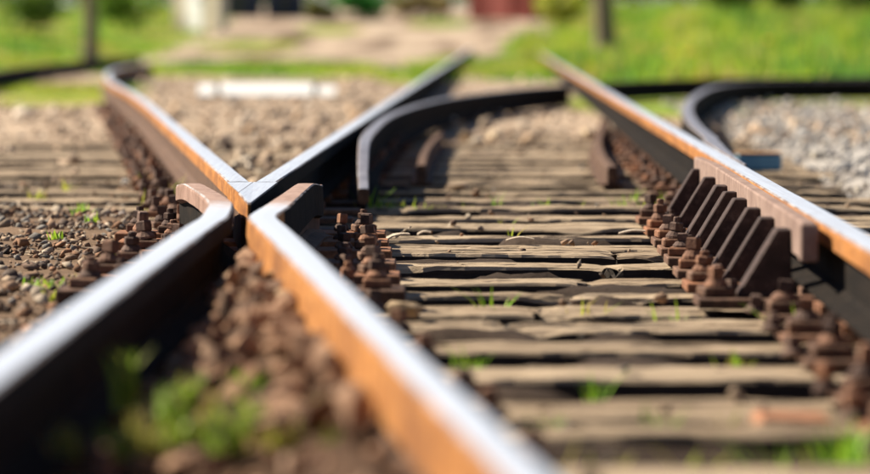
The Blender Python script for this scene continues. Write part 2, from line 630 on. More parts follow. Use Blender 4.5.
SLEEPERS = []      # (centre d, width)
fronts = [(P(560, y).y, y) for y in FRONT_Y]
d_near = fronts[0][0]
lst = [(d_near - 1.72, None), (d_near - 1.15, None), (d_near - 0.58, None)] + fronts
dd = fronts[-1][0]
while dd < 29:
    dd += random.uniform(0.56, 0.66)
    lst.append((dd, None))
for i, (df, key) in enumerate(lst):
    nxt = lst[i + 1][0] if i + 1 < len(lst) else df + 0.6
    sp = nxt - df
    wid = min(0.32, max(0.21, sp * random.uniform(0.43, 0.56)))
    yc = df + 0.045 + wid / 2
    SLEEPERS.append((yc, wid))
    o_n = ORD[i]
    xl = -2.75 + random.uniform(-0.1, 0.1) - (0.6 if yc > 15 else 0)
    xr = 1.70 + 0.018 * (yc - 10) + random.uniform(-0.08, 0.12)
    zt = random.uniform(-0.014, 0.006)
    rot = math.radians(random.gauss(0, 0.35))
    roll = math.radians(random.gauss(-0.5, 0.9))
    if key in JOINT:
        xj = P(JOINT[key], key - 6).x
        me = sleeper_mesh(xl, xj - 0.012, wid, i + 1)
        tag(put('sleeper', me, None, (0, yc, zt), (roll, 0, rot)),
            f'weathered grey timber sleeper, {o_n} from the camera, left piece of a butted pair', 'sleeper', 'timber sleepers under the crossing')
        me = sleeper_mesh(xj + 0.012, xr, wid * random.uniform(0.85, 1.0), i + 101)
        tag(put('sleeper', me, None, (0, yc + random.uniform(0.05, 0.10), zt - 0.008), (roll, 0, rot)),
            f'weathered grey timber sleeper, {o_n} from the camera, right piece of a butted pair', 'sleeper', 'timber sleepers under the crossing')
    else:
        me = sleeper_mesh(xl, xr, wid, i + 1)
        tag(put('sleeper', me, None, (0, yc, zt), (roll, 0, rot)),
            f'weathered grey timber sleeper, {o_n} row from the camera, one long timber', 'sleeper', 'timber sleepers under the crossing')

# ------------------------------------------------------------------ rails
HEAD = [(-0.012, -0.058), (-0.036, -0.048), (-0.0355, -0.010), (-0.0335, -0.0035), (-0.0285, 0.0), (0.0, 0.0008),
        (0.0285, 0.0), (0.0335, -0.0035), (0.0355, -0.010), (0.036, -0.048), (0.012, -0.058)]
DEEP = [(-0.020, -0.104), (-0.0385, -0.098), (-0.0365, -0.055), (-0.0355, -0.010), (-0.0335, -0.0035), (-0.0285, 0.0), (0.0, 0.0008),
        (0.0285, 0.0), (0.0335, -0.0035), (0.0355, -0.010), (0.0365, -0.055), (0.0385, -0.098), (0.020, -0.104)]
WEB = [(-0.008, -0.0585), (0.008, -0.0585), (0.0075, -0.140), (-0.0075, -0.140)][::-1]
FOOT = [(-0.062, -RAIL_H), (-0.063, -RAIL_H + 0.010), (-0.022, -0.150), (-0.010, -0.1395), (0.010, -0.1395), (0.022, -0.150),
        (0.063, -RAIL_H + 0.010), (0.062, -RAIL_H)]


def rail(name, path, label, hs=1.0, worn=None, group=None, top=M_STEEL, side=M_ORANGE, low=M_WEB, cat='rail', deep=False):
    """worn(i) -> True where sides turn pink rust on shade-black rails, shade black on others"""
    path = np.asarray(path, float)
    r = empty(name, (path[0][0], path[0][1], 0), label, cat, group)
    off = np.array([path[0][0], path[0][1], 0.0])
    loc = path - off
    sc = np.full(len(path), hs) if np.isscalar(hs) else np.asarray(hs)

    def mf(i, k):
        if i < 0:
            return 3  # end caps take a darker brown, shade painted into the colour
        kk = k - 1 if deep else k
        if kk in (4, 5):
            return 0
        if kk in (3, 6):
            return 4
        return 2 if (worn and worn(i)) else 1  # on the orange wing rail the tip sides are painted shade black
    v, f, mi = sweep(loc, DEEP if deep else HEAD, mf, sc, 0.0006)
    put('head', mesh('head', v, f, [top, side, M_PINK if side is M_SHADE_SIDE else M_SHADE_SIDE, M_WEB, M_EDGE], mi), r)
    wb = [(u, min(vv, -0.1045)) if deep else (u, vv) for u, vv in WEB]
    v, f, mi = sweep(loc, wb)
    put('web', mesh('web', v, f, low), r)
    v, f, mi = sweep(loc, FOOT)
    put('foot', mesh('foot', v, f, M_SHADE_SIDE if low is M_SHADE_SIDE else M_WEB), r)
    return r


def line(fn, d0, d1, step=0.3):
    ds = np.linspace(d0, d1, max(2, int((d1 - d0) / step) + 1))
    return np.array([(fn(d), d, RAIL_Z) for d in ds])


# wing rails: come from the camera, bend at the throat, run beside the nose and flare away
def wing(side):
    fn, other = (X1, X2) if side < 0 else (X2, X1)
    pts = [(fn(d) - (0.0110 * (1 - float(sstep(4.5, 8.6, d))) if side > 0 else 0.0), d, RAIL_Z) for d in np.arange(2.6, 8.75, 0.3)]
    for d in np.arange(8.82, 11.46, 0.08):
        blend = sstep(8.7, 9.6, d)
        xw = other(d) + side * (0.116 + 0.036 * float(sstep(10.0, 11.4, d)) if side < 0 else 0.128)
        x = fn(d) * (1 - blend) + xw * blend
        fl = 0.016 * float(sstep(10.9, 11.5, d))
        dip = 0.022 * float(sstep(11.0, 11.46, d))
        pts.append((x + side * fl, d, RAIL_Z - dip))
    return np.array(pts)


wl = wing(-1)
wr = wing(1)
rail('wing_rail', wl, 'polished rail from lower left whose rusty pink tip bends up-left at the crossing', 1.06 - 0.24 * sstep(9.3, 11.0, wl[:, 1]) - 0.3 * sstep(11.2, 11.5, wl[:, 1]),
     lambda i: wl[min(i, len(wl) - 1)][1] > 9.3, top=M_WING, side=M_SHADE_SIDE, low=M_SHADE_SIDE)
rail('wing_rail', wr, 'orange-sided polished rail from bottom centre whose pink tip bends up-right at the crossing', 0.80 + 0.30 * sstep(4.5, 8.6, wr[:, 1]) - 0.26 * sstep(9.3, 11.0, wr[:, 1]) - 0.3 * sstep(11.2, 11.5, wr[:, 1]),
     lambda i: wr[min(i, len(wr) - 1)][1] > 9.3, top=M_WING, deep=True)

# crossing nose: the two rails meet in a blunt point
nose = empty('crossing_nose', (-0.54, 10.2, 0), 'pointed steel nose in the middle of the rail crossing', 'crossing nose')


def prism(poly, z0, z1, bev, topmat, sidemat, name, parent, org, rface=-1):
    bm = bmesh.new()
    n = len(poly)
    cx = sum(p[0] for p in poly) / n
    cy = sum(p[1] for p in poly) / n
    def ring(z, ins):
        out = []
        for (x, y) in poly:
            l = math.hypot(x - cx, y - cy)
            out.append(bm.verts.new((x - org[0] + (cx - x) / l * ins, y - org[1] + (cy - y) / l * ins, z)))
        return out
    r0, r1, r2 = ring(z0, 0), ring(z1 - bev, 0), ring(z1, bev)
    if rface >= 0:
        for r_ in (r1, r2):
            for i_ in (0, 1):
                r_[i_].co.z -= 0.007
    for a, b in ((r0, r1), (r1, r2)):
        for i in range(n):
            f = bm.faces.new((a[i], a[(i + 1) % n], b[(i + 1) % n], b[i]))
            f.material_index = 3 if b is r2 else (2 if i == rface else 1)  # right face of the nose gets painted shade
    f = bm.faces.new(r2)
    f.material_index = 0
    f = bm.faces.new(r0[::-1])
    f.material_index = 1
    return put(name, bm_mesh(name, bm, [topmat, sidemat, M_SHADE_SIDE, M_EDGE]), parent)


dn, de, dj = 9.97, 11.15, 10.45
polyA = [(X2(dn) - 0.037 + 0.002, dn), (X1(dn) + 0.037 - 0.002, dn), (X1(de) + 0.037, de), (X1(de) - 0.037, de), (X2(dj) - 0.037, dj)]
polyB = [(X2(dj) - 0.037, dj + 0.012), (X1(de) - 0.037 - 0.004, de), (X2(de) - 0.037, de)]
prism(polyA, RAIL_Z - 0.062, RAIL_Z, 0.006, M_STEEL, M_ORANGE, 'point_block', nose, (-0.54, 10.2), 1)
prism([(X2(dj) - 0.037, dj + 0.014), (X1(de) - 0.040, de + 0.01), (X2(de) + 0.037, de + 0.01), (X2(de) - 0.037, de)],
      RAIL_Z - 0.060, RAIL_Z - 0.0005, 0.003, M_STEEL, M_ORANGE, 'splice_block', nose, (-0.54, 10.2))
dn2 = 10.25
prism([(X1(dn2) - 0.012, dn2), (X1(dn2) + 0.004, dn2), (X1(de) + 0.02, de), (X2(de) - 0.02, de)],
      PLATE_T + 0.001, RAIL_Z - 0.0625, 0.002, M_WEB, M_WEB, 'filler_block', nose, (-0.54, 10.2))

rail('running_rail', line(X1, de + 0.005, 95, 0.6), 'polished straight rail running up-right from the crossing nose, its near side in shade', side=M_SHADE_SIDE, low=M_SHADE_SIDE)
l2 = [(X2(d), d, RAIL_Z) for d in np.arange(de + 0.015, 27.6, 0.6)] + [
    (-2.80, 31.5, RAIL_Z), (-3.17, 35.0, RAIL_Z), (-3.50, 38.5, RAIL_Z), (-3.80, 42.5, RAIL_Z), (-3.98, 46.5, RAIL_Z), (-4.02, 51, RAIL_Z)]
rail('running_rail', spline(l2, 0.6), 'polished orange-sided rail running up-left from the nose and hooking right in the distance')
rail('running_rail', line(X3, 2.5, 92, 0.5), 'long straight polished rail along the right with the ribbed check rail beside it', low=M_SHADE_SIDE)
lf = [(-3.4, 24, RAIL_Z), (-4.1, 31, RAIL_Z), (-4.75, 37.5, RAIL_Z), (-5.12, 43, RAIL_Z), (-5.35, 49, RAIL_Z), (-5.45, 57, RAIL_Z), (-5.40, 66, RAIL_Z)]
rail('running_rail', spline(lf, 0.6), 'dark rail in the blurred distance at upper left, across the grass', top=M_WEB, side=M_SHADE_SIDE, low=M_SHADE_SIDE)
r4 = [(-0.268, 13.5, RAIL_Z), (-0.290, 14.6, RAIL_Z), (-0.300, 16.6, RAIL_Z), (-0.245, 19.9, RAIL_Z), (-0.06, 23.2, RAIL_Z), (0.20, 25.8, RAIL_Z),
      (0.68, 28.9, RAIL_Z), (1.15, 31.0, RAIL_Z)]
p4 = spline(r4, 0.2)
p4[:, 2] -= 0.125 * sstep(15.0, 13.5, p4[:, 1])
rail('curved_rail', p4, 'curved dark-sided rail inside the track whose blunt end faces the camera beyond the crossing', 0.55 + 0.33 * sstep(12.7, 17, p4[:, 1]), top=M_DULL, side=M_SHADE_SIDE, low=M_SHADE_SIDE)
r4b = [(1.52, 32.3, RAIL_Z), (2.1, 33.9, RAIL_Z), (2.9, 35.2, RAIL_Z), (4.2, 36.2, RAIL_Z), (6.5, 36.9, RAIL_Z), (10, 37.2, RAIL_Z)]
rail('curved_rail', spline(r4b, 0.25), 'black rail crossing the background right of the straight rail, below the green bank', top=M_WEB, side=M_SHADE_SIDE, low=M_SHADE_SIDE)
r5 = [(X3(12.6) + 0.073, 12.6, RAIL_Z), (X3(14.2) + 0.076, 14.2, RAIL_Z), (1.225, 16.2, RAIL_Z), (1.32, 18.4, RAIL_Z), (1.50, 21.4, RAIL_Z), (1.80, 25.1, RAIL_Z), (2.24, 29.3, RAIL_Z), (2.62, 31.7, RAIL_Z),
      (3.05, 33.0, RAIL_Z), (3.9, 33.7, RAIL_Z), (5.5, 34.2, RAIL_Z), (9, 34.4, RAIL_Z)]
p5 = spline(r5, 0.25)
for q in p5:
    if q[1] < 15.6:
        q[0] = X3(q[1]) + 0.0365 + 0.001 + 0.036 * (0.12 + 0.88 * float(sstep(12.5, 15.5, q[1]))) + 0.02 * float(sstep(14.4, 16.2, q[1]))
rail('curved_rail', p5, 'curved rail branching off to the right from the straight right-hand rail', 0.12 + 0.88 * sstep(12.5, 15.5, p5[:, 1]), top=M_DULL, side=M_SHADE_SIDE, low=M_SHADE_SIDE)

# two low guide bars between the rails beyond the crossing
GUIDE = [(-0.022, 0.0), (-0.022, 0.075), (-0.016, 0.085), (0.016, 0.085), (0.022, 0.075), (0.022, 0.0)]


def guide(pts, label):
    p = spline([(x, d, 0.004) for x, d in pts], 0.2)
    g = empty('guide_bar', (p[0][0], p[0][1], 0), label, 'guide bar', 'low guide bars beyond the crossing')
    q = p - np.array([p[0][0], p[0][1], 0])
    v, f, _ = sweep(q, GUIDE)
    put('bar', mesh('bar', v, f, M_WEB), g)
    fl = [(-0.05, 0.0), (-0.05, 0.012), (0.05, 0.012), (0.05, 0.0)]
    v, f, _ = sweep(q - np.array([0, 0, 0.0025]), fl)
    put('base_strip', mesh('base_strip', v, f, M_WEB), g)


guide([(0.775, 15.7), (0.80, 17.2), (0.88, 19.4), (1.0, 21.6), (1.12, 23.6)], 'low rusty curved guide bar left of the straight right-hand rail')
guide([(-0.06, 15.9), (-0.05, 17.6), (-0.02, 19.2), (0.03, 20.8)], 'low rusty guide bar beside the curved rail, left side of track')

# ------------------------------------------------------------------ bolts and base plates
def bolt_bm(k):
    bm = bmesh.new()
    lathe(bm, [(0.026, 0.0), (0.026, 0.005), (0.020, 0.013), (0.018, 0.016), (0.013, 0.0165), (0.013, 0.019)], 14)
    return bm


def head_bm(k):
    bm = bmesh.new()
    if k == 0:
        lathe(bm, [(0.0175, 0.0195), (0.0185, 0.021), (0.0185, 0.040), (0.0155, 0.043)], 4, rot=0.5)
    else:
        lathe(bm, [(0.0195, 0.0195), (0.020, 0.021), (0.020, 0.036), (0.016, 0.039)], 6, rot=0.2)
        lathe(bm, [(0.010, 0.0395), (0.010, 0.049), (0.008, 0.052)], 10)
    return bm


BOLT = [bm_mesh('bolt', bolt_bm(k), M_BOLT) for k in range(2)]
BHEAD = [bm_mesh('bolt_head', head_bm(k), M_BOLT) for k in range(2)]
bm = bmesh.new(); box_bm(bm, -0.034, 0.034, -0.036, 0.036, 0.0, 0.022, 0.004)
CLAMP = bm_mesh('clamp', bm, M_PLATE)
PLATE_CACHE = {}


def plate_mesh(xa, xb, t=0.020, wd=0.17, mat=M_PLATE):
    key = (round(xa, 3), round(xb, 3), t, wd, mat.name)
    if key not in PLATE_CACHE:
        b = bmesh.new()
        box_bm(b, xa, xb, -wd / 2, wd / 2, 0.002, t, 0.003)
        PLATE_CACHE[key] = bm_mesh('plate', b, mat)
    return PLATE_CACHE[key]


def add_bolt(parent, x, y, z, clamp=True, big=1.0):
    """clamp block with a screw through it"""
    if clamp:
        c = put('clamp', CLAMP, parent, (x, y, z), (0, 0, random.gauss(0, 0.15)))
        c.scale = (big, big, big)
        z += 0.0225 * big
    k = random.random() < 0.4
    b = put('bolt', BOLT[int(k)], parent, (x + random.gauss(0, .003), y, z), (random.gauss(0, 0.09), random.gauss(0, 0.09), random.uniform(0, 3)))
    b.scale = (big * random.uniform(0.9, 1.12), big * random.uniform(0.9, 1.12), big * random.uniform(0.8, 1.3))
    h = put('bolt_head', BHEAD[int(k)], b)
    return b


def base_plate(x, d, label, left=0.145, right=0.145, bl=True, br=True, extra=(), group=None, rz=0.0, big=1.0):
    e = empty('base_plate', (x, d, 0.0), label, 'base plate', group)
    e.rotation_euler = (0, 0, rz)
    put('plate', plate_mesh(-left - 0.06, right + 0.06), e)
    b = bmesh.new()
    k = ('seat',)
    if k not in PLATE_CACHE:
        box_bm(b, -0.072, 0.072, -0.075, 0.075, 0.0205, PLATE_T - 0.0005, 0.002)
        PLATE_CACHE[k] = bm_mesh('rail_seat', b, M_PLATE)
    put('rail_seat', PLATE_CACHE[k], e)
    if bl:
        add_bolt(e, -left, random.gauss(0, .012), 0.0205, True, big)
    if br:
        add_bolt(e, right, random.gauss(0, .012), 0.0205, True, big)
    for (ex, ey, cl) in extra:
        add_bolt(e, ex, ey, 0.0205, cl)
    return e


near_slp = [(d, wd) for d, wd in SLEEPERS]
n1 = n2 = n3 = nl = 0
for (d, wd) in near_slp:
    if d < 8.9:
        base_plate(X1(d), d, f'rusty base plate under the lower-left rail, {ORD[n1]} from the camera', group='plates under the lower-left rail'); n1 += 1
        base_plate(X2(d), d, f'rusty base plate under the bottom-centre rail, {ORD[n2]} from the camera', 0.145, 0.165,
                   extra=((0.235, 0.02, False),), group='plates under the bottom-centre rail', rz=0.10); n2 += 1
    elif d < 12.0:
        # long plates under the crossing itself
        cxm = 0.5 * (X1(d) + X2(d))
        rb = max(-0.15 - 0.033 * (d - 9.13), X1(d) + 0.29)
        lb = min(X1(d), X2(d)) - 0.305
        e = empty('crossing_plate', (cxm, d, 0), f'long rusty plate with bolts at both ends under the crossing, {ORD[nl]} from the camera', 'base plate', 'plates under the crossing')
        put('plate', plate_mesh(lb - 0.07 - cxm, rb + 0.07 - cxm, PLATE_T, 0.19), e)
        add_bolt(e, rb - cxm, random.gauss(0, .015), PLATE_T + 0.0005, True, 1.05)
        add_bolt(e, rb - cxm - 0.075, 0.05, PLATE_T + 0.0005, False)
        add_bolt(e, lb - cxm, random.gauss(0, .015), PLATE_T + 0.0005, True, 1.15)
        add_bolt(e, lb - cxm + 0.10, -0.05, PLATE_T + 0.0005, True, 1.0)
        nl += 1
    else:
        if d < 27:
            base_plate(X1(d), d, f'rusty base plate under the up-right rail, {ORD[n1 - 5]} beyond the crossing', group='plates under the up-right rail', br=not (12 < d < 14.6)); n1 += 1
        base_plate(X2(d), d, f'rusty base plate under the up-left rail, {ORD[n2 - 5]} beyond the crossing', 0.15, 0.145, extra=((-0.215, 0.03, True),),
                   group='plates under the up-left rail', rz=0.10, big=1.2); n2 += 1
    if d < 8.6 or 13.3 < d < 24:
        base_plate(X3(d), d, f'rusty base plate under the straight right-hand rail, {ORD[n3]} from the camera', group='plates under the right-hand rail',
                   big=1.25 if d < 8.6 else 1.0, br=not d > 14,
                   extra=((-0.215, 0.03, False),) if d < 8.6 else ()); n3 += 1
    elif d < 13.3:
        e = empty('base_plate', (X3(d), d, 0), f'rusty base plate under the right-hand rail behind check rail bracket, {ORD[n3]} from the camera', 'base plate', 'plates under the right-hand rail')
        put('plate', plate_mesh(-0.066, 0.205, 0.020, 0.17), e)
        put('rail_seat', PLATE_CACHE[('seat',)], e, (0.004, 0, 0))
        add_bolt(e, 0.145, 0, 0.0205)
        n3 += 1

# ------------------------------------------------------------------ check rail on ribbed brackets
ck = [d for d, _ in SLEEPERS if 8.6 <= d < 13.3]
BARR, BARL = -0.066, -0.100
d0, d1 = ck[0] - 0.42, ck[-1] + 0.16
root = empty('check_rail', (X3(d0), d0, 0), 'pinkish raised check rail on a row of sloping dark iron brackets', 'check rail')
BARP = [(BARL, 0.140), (BARL, 0.224), (BARL + 0.003, 0.229), (BARR - 0.004, 0.229), (BARR, 0.224), (BARR, 0.180), (BARL + 0.016, 0.172), (BARL + 0.016, 0.140)]
pth = np.array([(X3(d) - X3(d0), d - d0, 0.0) for d in np.linspace(d0, d1, 18)])
for i, dd_ in enumerate(np.linspace(d0, d1, 18)):
    pth[i][0] -= 0.02 * float(sstep(d1 - 0.6, d1, dd_))
v, f, _ = sweep(pth, BARP[::-1], None, None, 0.0003)
put('bar', mesh('bar', v, f, M_BAR), root)
bm = bmesh.new(); box_bm(bm, BARL - 0.010, BARR - 0.002, -0.055, -0.0005, 0.138, 0.2285, 0.004)
put('end_block', bm_mesh('end_block', bm, M_BAR), root)
TH = 0.085
rib_v = []
prof = [(-0.232, 0.0265), (-0.232, 0.036), (-0.137, 0.194), (-0.1005, 0.194), (-0.1005, 0.0265)]
bm = bmesh.new()
rings = []
for yy in (-TH / 2, TH / 2):
    rings.append([bm.verts.new((x, yy, z)) for x, z in prof])
for i in range(5):
    bm.faces.new((rings[0][i], rings[0][(i + 1) % 5], rings[1][(i + 1) % 5], rings[1][i]))
bm.faces.new(rings[0][::-1]); bm.faces.new(rings[1])
bmesh.ops.bevel(bm, geom=bm.edges[:], offset=0.003, segments=1, affect='EDGES')
RIB = bm_mesh('bracket', bm, M_IRON)
for d in ck:
    ox, oy = X3(d) - X3(d0), d - d0 - 0.06
    put('bracket', RIB, root, (ox, oy + random.gauss(0, 0.015), 0), (0, 0, random.gauss(0, 0.03))).scale = (1, random.uniform(0.8, 1.2), 1)
    pl = put('bracket_plate', plate_mesh(-0.335, -0.070, 0.026, 0.20), root, (ox, oy, 0.0))
    # heavy screws on the outer end of the plate
    xb = -0.285
    for (bx, by, cl, bg_) in ((xb, 0.0, True, 1.15), (xb + 0.045, 0.07, False, 0.9)):
        z = 0.0265
        if cl:
            c = put('clamp', CLAMP, pl, (bx, by, z), (0, 0, random.gauss(0, 0.12))); c.scale = (bg_,) * 3
            z += 0.0225 * bg_
        b = bmesh.new()
        key = ('fullbolt', int(random.random() < 0.35))
        if key not in PLATE_CACHE:
            lathe(b, [(0.026, 0.0), (0.026, 0.005), (0.020, 0.013), (0.018, 0.016), (0.013, 0.0165), (0.013, 0.019)], 14)
            if key[1]:
                lathe(b, [(0.0195, 0.0192), (0.020, 0.021), (0.020, 0.036), (0.016, 0.039)], 6)
                lathe(b, [(0.010, 0.0392), (0.010, 0.049), (0.008, 0.052)], 10)
            else:
                lathe(b, [(0.0175, 0.0192), (0.0185, 0.021), (0.0185, 0.040), (0.0155, 0.043)], 4, rot=0.5)
            PLATE_CACHE[key] = bm_mesh('bolt', b, M_BOLT)
        q = put('bolt', PLATE_CACHE[key], pl, (bx, by, z), (random.gauss(0, .04), random.gauss(0, .04), random.uniform(0, 3)))
        q.scale = (bg_, bg_, bg_ * random.uniform(0.8, 1.3))

# ------------------------------------------------------------------ stones
def stone_proto(seed, n=16):
    r = random.Random(seed)
    bm = bmesh.new()
    for _ in range(n):
        v = Vector((r.gauss(0, 1), r.gauss(0, 1), r.gauss(0, 1))).normalized() * r.uniform(0.8, 1.08)
        bm.verts.new((v.x * 1.1, v.y * 0.82, v.z * 0.62))
    res = bmesh.ops.convex_hull(bm, input=bm.verts[:])
    dele = list({e for e in res['geom_interior'] + res['geom_unused'] if isinstance(e, bmesh.types.BMVert)})
    if dele:
        bmesh.ops.delete(bm, geom=dele, context='VERTS')
    bmesh.ops.recalc_face_normals(bm, faces=bm.faces)
    bm.verts.index_update()
    V = np.array([v.co[:] for v in bm.verts])
    Fc = np.array([[v.index for v in f.verts] for f in bm.faces])
    bm.free()
    return V, Fc


PROTO = [stone_proto(s, 9 + s % 4) for s in range(16)]


def rotmat(n):
    a = rng.uniform(0, 2 * np.pi, n); b = rng.normal(0, 0.5, n); c = rng.normal(0, 0.5, n)
    ca, sa, cb, sb, cc, sc = np.cos(a), np.sin(a), np.cos(b), np.sin(b), np.cos(c), np.sin(c)
    Rz = np.zeros((n, 3, 3)); Rz[:, 0, 0] = ca; Rz[:, 0, 1] = -sa; Rz[:, 1, 0] = sa; Rz[:, 1, 1] = ca; Rz[:, 2, 2] = 1
    Ry = np.zeros((n, 3, 3)); Ry[:, 0, 0] = cb; Ry[:, 0, 2] = sb; Ry[:, 2, 0] = -sb; Ry[:, 2, 2] = cb; Ry[:, 1, 1] = 1
    Rx = np.zeros((n, 3, 3)); Rx[:, 1, 1] = cc; Rx[:, 1, 2] = -sc; Rx[:, 2, 1] = sc; Rx[:, 2, 2] = cc; Rx[:, 0, 0] = 1
    return Rz @ Ry @ Rx


def set_tint(me, cols):
    a = me.color_attributes.new('tint', 'FLOAT_COLOR', 'POINT')
    cols = np.clip(np.asarray(cols, np.float32), 0, 1)
    a.data.foreach_set('color', np.concatenate([cols, np.ones((len(cols), 1), np.float32)], 1).ravel())


def stones(name, xs, ds, zs, rs, cols, mat=M_STONE):
    n = len(xs)
    R = rotmat(n)
    pi = rng.integers(0, len(PROTO), n)
    V, Fs, C = [], [], []
    off = 0
    for k, (pv, pf) in enumerate(PROTO):
        ii = np.where(pi == k)[0]
        if not len(ii):
            continue
        st = rng.uniform(0.75, 1.25, (len(ii), 1, 3))
        vv = np.einsum('nij,nvj->nvi', R[ii], pv[None] * st) * rs[ii][:, None, None]
        vv += np.stack([xs[ii], ds[ii], zs[ii]], 1)[:, None, :]
        V.append(vv.reshape(-1, 3))
        m = len(pv)
        Fs.append((pf[None] + (off + np.arange(len(ii)) * m)[:, None, None]).reshape(-1, 3))
        C.append(np.repeat(cols[ii], m, axis=0))
        off += len(ii) * m
    V = np.concatenate(V); Fs = np.concatenate(Fs); C = np.concatenate(C)
    me = bpy.data.meshes.new(name)
    me.vertices.add(len(V)); me.vertices.foreach_set('co', V.astype(np.float32).ravel())
    me.loops.add(len(Fs) * 3); me.loops.foreach_set('vertex_index', Fs.astype(np.int32).ravel())
    me.polygons.add(len(Fs))
    me.polygons.foreach_set('loop_start', np.arange(0, len(Fs) * 3, 3, dtype=np.int32))
    me.polygons.foreach_set('loop_total', np.full(len(Fs), 3, dtype=np.int32))
    me.materials.append(mat)
    me.update(calc_edges=True)
    set_tint(me, C)
    return put(name, me)


def pick(pal, n, jit=0.18):
    pal = np.array(pal)
    c = pal[rng.integers(0, len(pal), n)]
    return c * rng.uniform(1 - jit, 1 + jit, (n, 1))


BROWN = [(0.20, 0.125, 0.08), (0.27, 0.175, 0.115), (0.14, 0.09, 0.065), (0.32, 0.235, 0.165), (0.10, 0.07, 0.055), (0.42, 0.34, 0.26), (0.28, 0.15, 0.085), (0.22, 0.20, 0.18)]
RUST = [(0.20, 0.12, 0.08), (0.34, 0.19, 0.11), (0.44, 0.26, 0.16), (0.27, 0.145, 0.085), (0.52, 0.34, 0.22), (0.38, 0.25, 0.17)]
BEIGE = [(0.52, 0.38, 0.27), (0.44, 0.33, 0.24), (0.60, 0.47, 0.35), (0.34, 0.25, 0.19), (0.56, 0.39, 0.25), (0.66, 0.57, 0.46)]
PALE = [(0.50, 0.47, 0.44), (0.42, 0.40, 0.38), (0.58, 0.55, 0.52), (0.34, 0.31, 0.29), (0.48, 0.43, 0.36)]


def seen(xs, ds, m=40):
    px = 435 + xs / ds * F
    return (px > -m) & (px < 870 + m)


SL = np.array([(d, wd) for d, wd in SLEEPERS])


def on_sleeper(ds):
    return (np.abs(ds[:, None] - SL[None, :, 0]) < SL[None, :, 1] / 2).any(1)


def plate_free(xs, ds):
    """keep stones off the rails, plates and bolts"""
    ok = np.ones(len(xs), bool)
    onp = (np.abs(ds[:, None] - SL[None, :, 0]) < 0.12).any(1)
    for fn in (X1, X2, X3):
        dx = np.abs(xs - fn(ds))
        ok &= ~(dx < 0.075) & ~((dx < 0.24) & onp)
    ok &= ~(onp & (xs > np.minimum(X1(ds), X2(ds)) - 0.40) & (xs < -0.05) & (ds > 8.9) & (ds < 12.0))
    ok &= ~((np.abs(xs - X2(ds)) < 0.29) & onp & (ds > 12))
    return ok


# left of the crossing: brown gravel over the sleepers
n = 30000
xs = rng.uniform(-3.0, -0.55, n); ds = rng.uniform(5.0, 16.5, n)
keep = (xs < left_edge(ds) + 0.04) & seen(xs, ds) & plate_free(xs, ds)
keep &= ~(on_sleeper(ds) & (rng.random(n) < np.where(ds > 13.3, 0.95, 0.86)))
xs, ds = xs[keep], ds[keep]
rs = np.clip(rng.lognormal(math.log(0.0105), 0.45, len(xs)), 0.005, 0.036)
zs = np.where(on_sleeper(ds), np.maximum(ground_h(xs, ds), 0.0), ground_h(xs, ds)) + rs * 0.35
tag(stones('brown_gravel', xs, ds, zs, rs, pick(BROWN, len(xs), 0.3)), 'loose brown gravel on the ground left of the crossing', 'gravel', kind='stuff')

# between the two near rails: rust coloured ballast, the big lumps one by one
n = 420
ds = rng.uniform(4.4, 8.95, n); t = rng.random(n)
lo, hi = X1(ds) + 0.07, X2(ds) - 0.045
xs = lo + (hi - lo) * t
keep = (hi - lo > 0.02) & seen(xs, ds)
xs, ds = xs[keep], ds[keep]
rs = np.clip(rng.lognormal(math.log(0.016), 0.3, len(xs)), 0.008, 0.028)
zs = ground_h(xs, ds) + rs * 0.3
tag(stones('rusty_ballast', xs, ds, zs, rs, pick(RUST, len(xs))), 'fine rust-brown ballast between the two near rails', 'gravel', kind='stuff')
SM = []
for k, (pv, pf) in enumerate(PROTO[:8]):
    me = mesh('stone', pv, pf.tolist(), M_STONE)
    set_tint(me, np.tile(np.array(RUST[k % 5]), (len(pv), 1)))
    SM.append(me)
placed = []
BAL = []
tries = 0
while len(placed) < 120 and tries < 9000:
    tries += 1
    d = random.uniform(5.2, 8.9)
    a, b = X1(d) + 0.085, X2(d) - 0.06
    if b - a < 0.03:
        continue
    x = random.uniform(a, b)
    if d < 7.0 and random.random() < 0.5:
        continue
    r = random.uniform(0.026, 0.046)
    if any((x - q[0]) ** 2 + (d - q[1]) ** 2 < (0.82 * (r + q[2])) ** 2 for q in placed):
        continue
    placed.append((x, d, r))
    o = put('ballast_stone', SM[len(placed) % 8], None, (x, d, gz(x, d) + r * 0.72), (random.gauss(0, .5), random.gauss(0, .5), random.uniform(0, 6)))
    o.scale = (r, r, r * random.uniform(1.0, 1.6))
    o['group'] = 'rust-brown ballast stones between the near rails'
    BAL.append((min(2, int(3 * (x - a) / (b - a))), d, o))

for strip, where in enumerate(('beside the dark lower-left rail', 'midway between the near rails', 'beside the orange bottom-centre rail')):
    for k, (_, _, o) in enumerate(sorted([q for q in BAL if q[0] == strip], key=lambda q: -q[1])):
        tag(o, f'rust-brown ballast stone {where}, {ORD[k]} counting from the crossing', 'stone')

# crumbs in the gaps between the sleepers, and a few on them
n = 4200
ds = rng.uniform(4.6, 24, n); xs = rng.uniform(-0.4, 1.9, n)
keep = (xs > X2(ds) + 0.10) & (xs > X1(ds) + 0.10) & seen(xs, ds) & plate_free(xs, ds)
keep &= ~(on_sleeper(ds) & (rng.random(n) < 0.88))
keep &= ~((np.abs(xs - X3(ds) + 0.2) < 0.18) & (ds > 8.4) & (ds < 13.4))
xs, ds = xs[keep], ds[keep]
rs = np.clip(rng.lognormal(math.log(0.013), 0.4, len(xs)), 0.006, 0.032)
zs = np.where(on_sleeper(ds), 0.0, ground_h(xs, ds)) + rs * 0.35
tag(stones('crib_gravel', xs, ds, zs, rs, pick(BROWN, len(xs))), 'small brown stones in the gaps between the sleepers', 'gravel', kind='stuff')

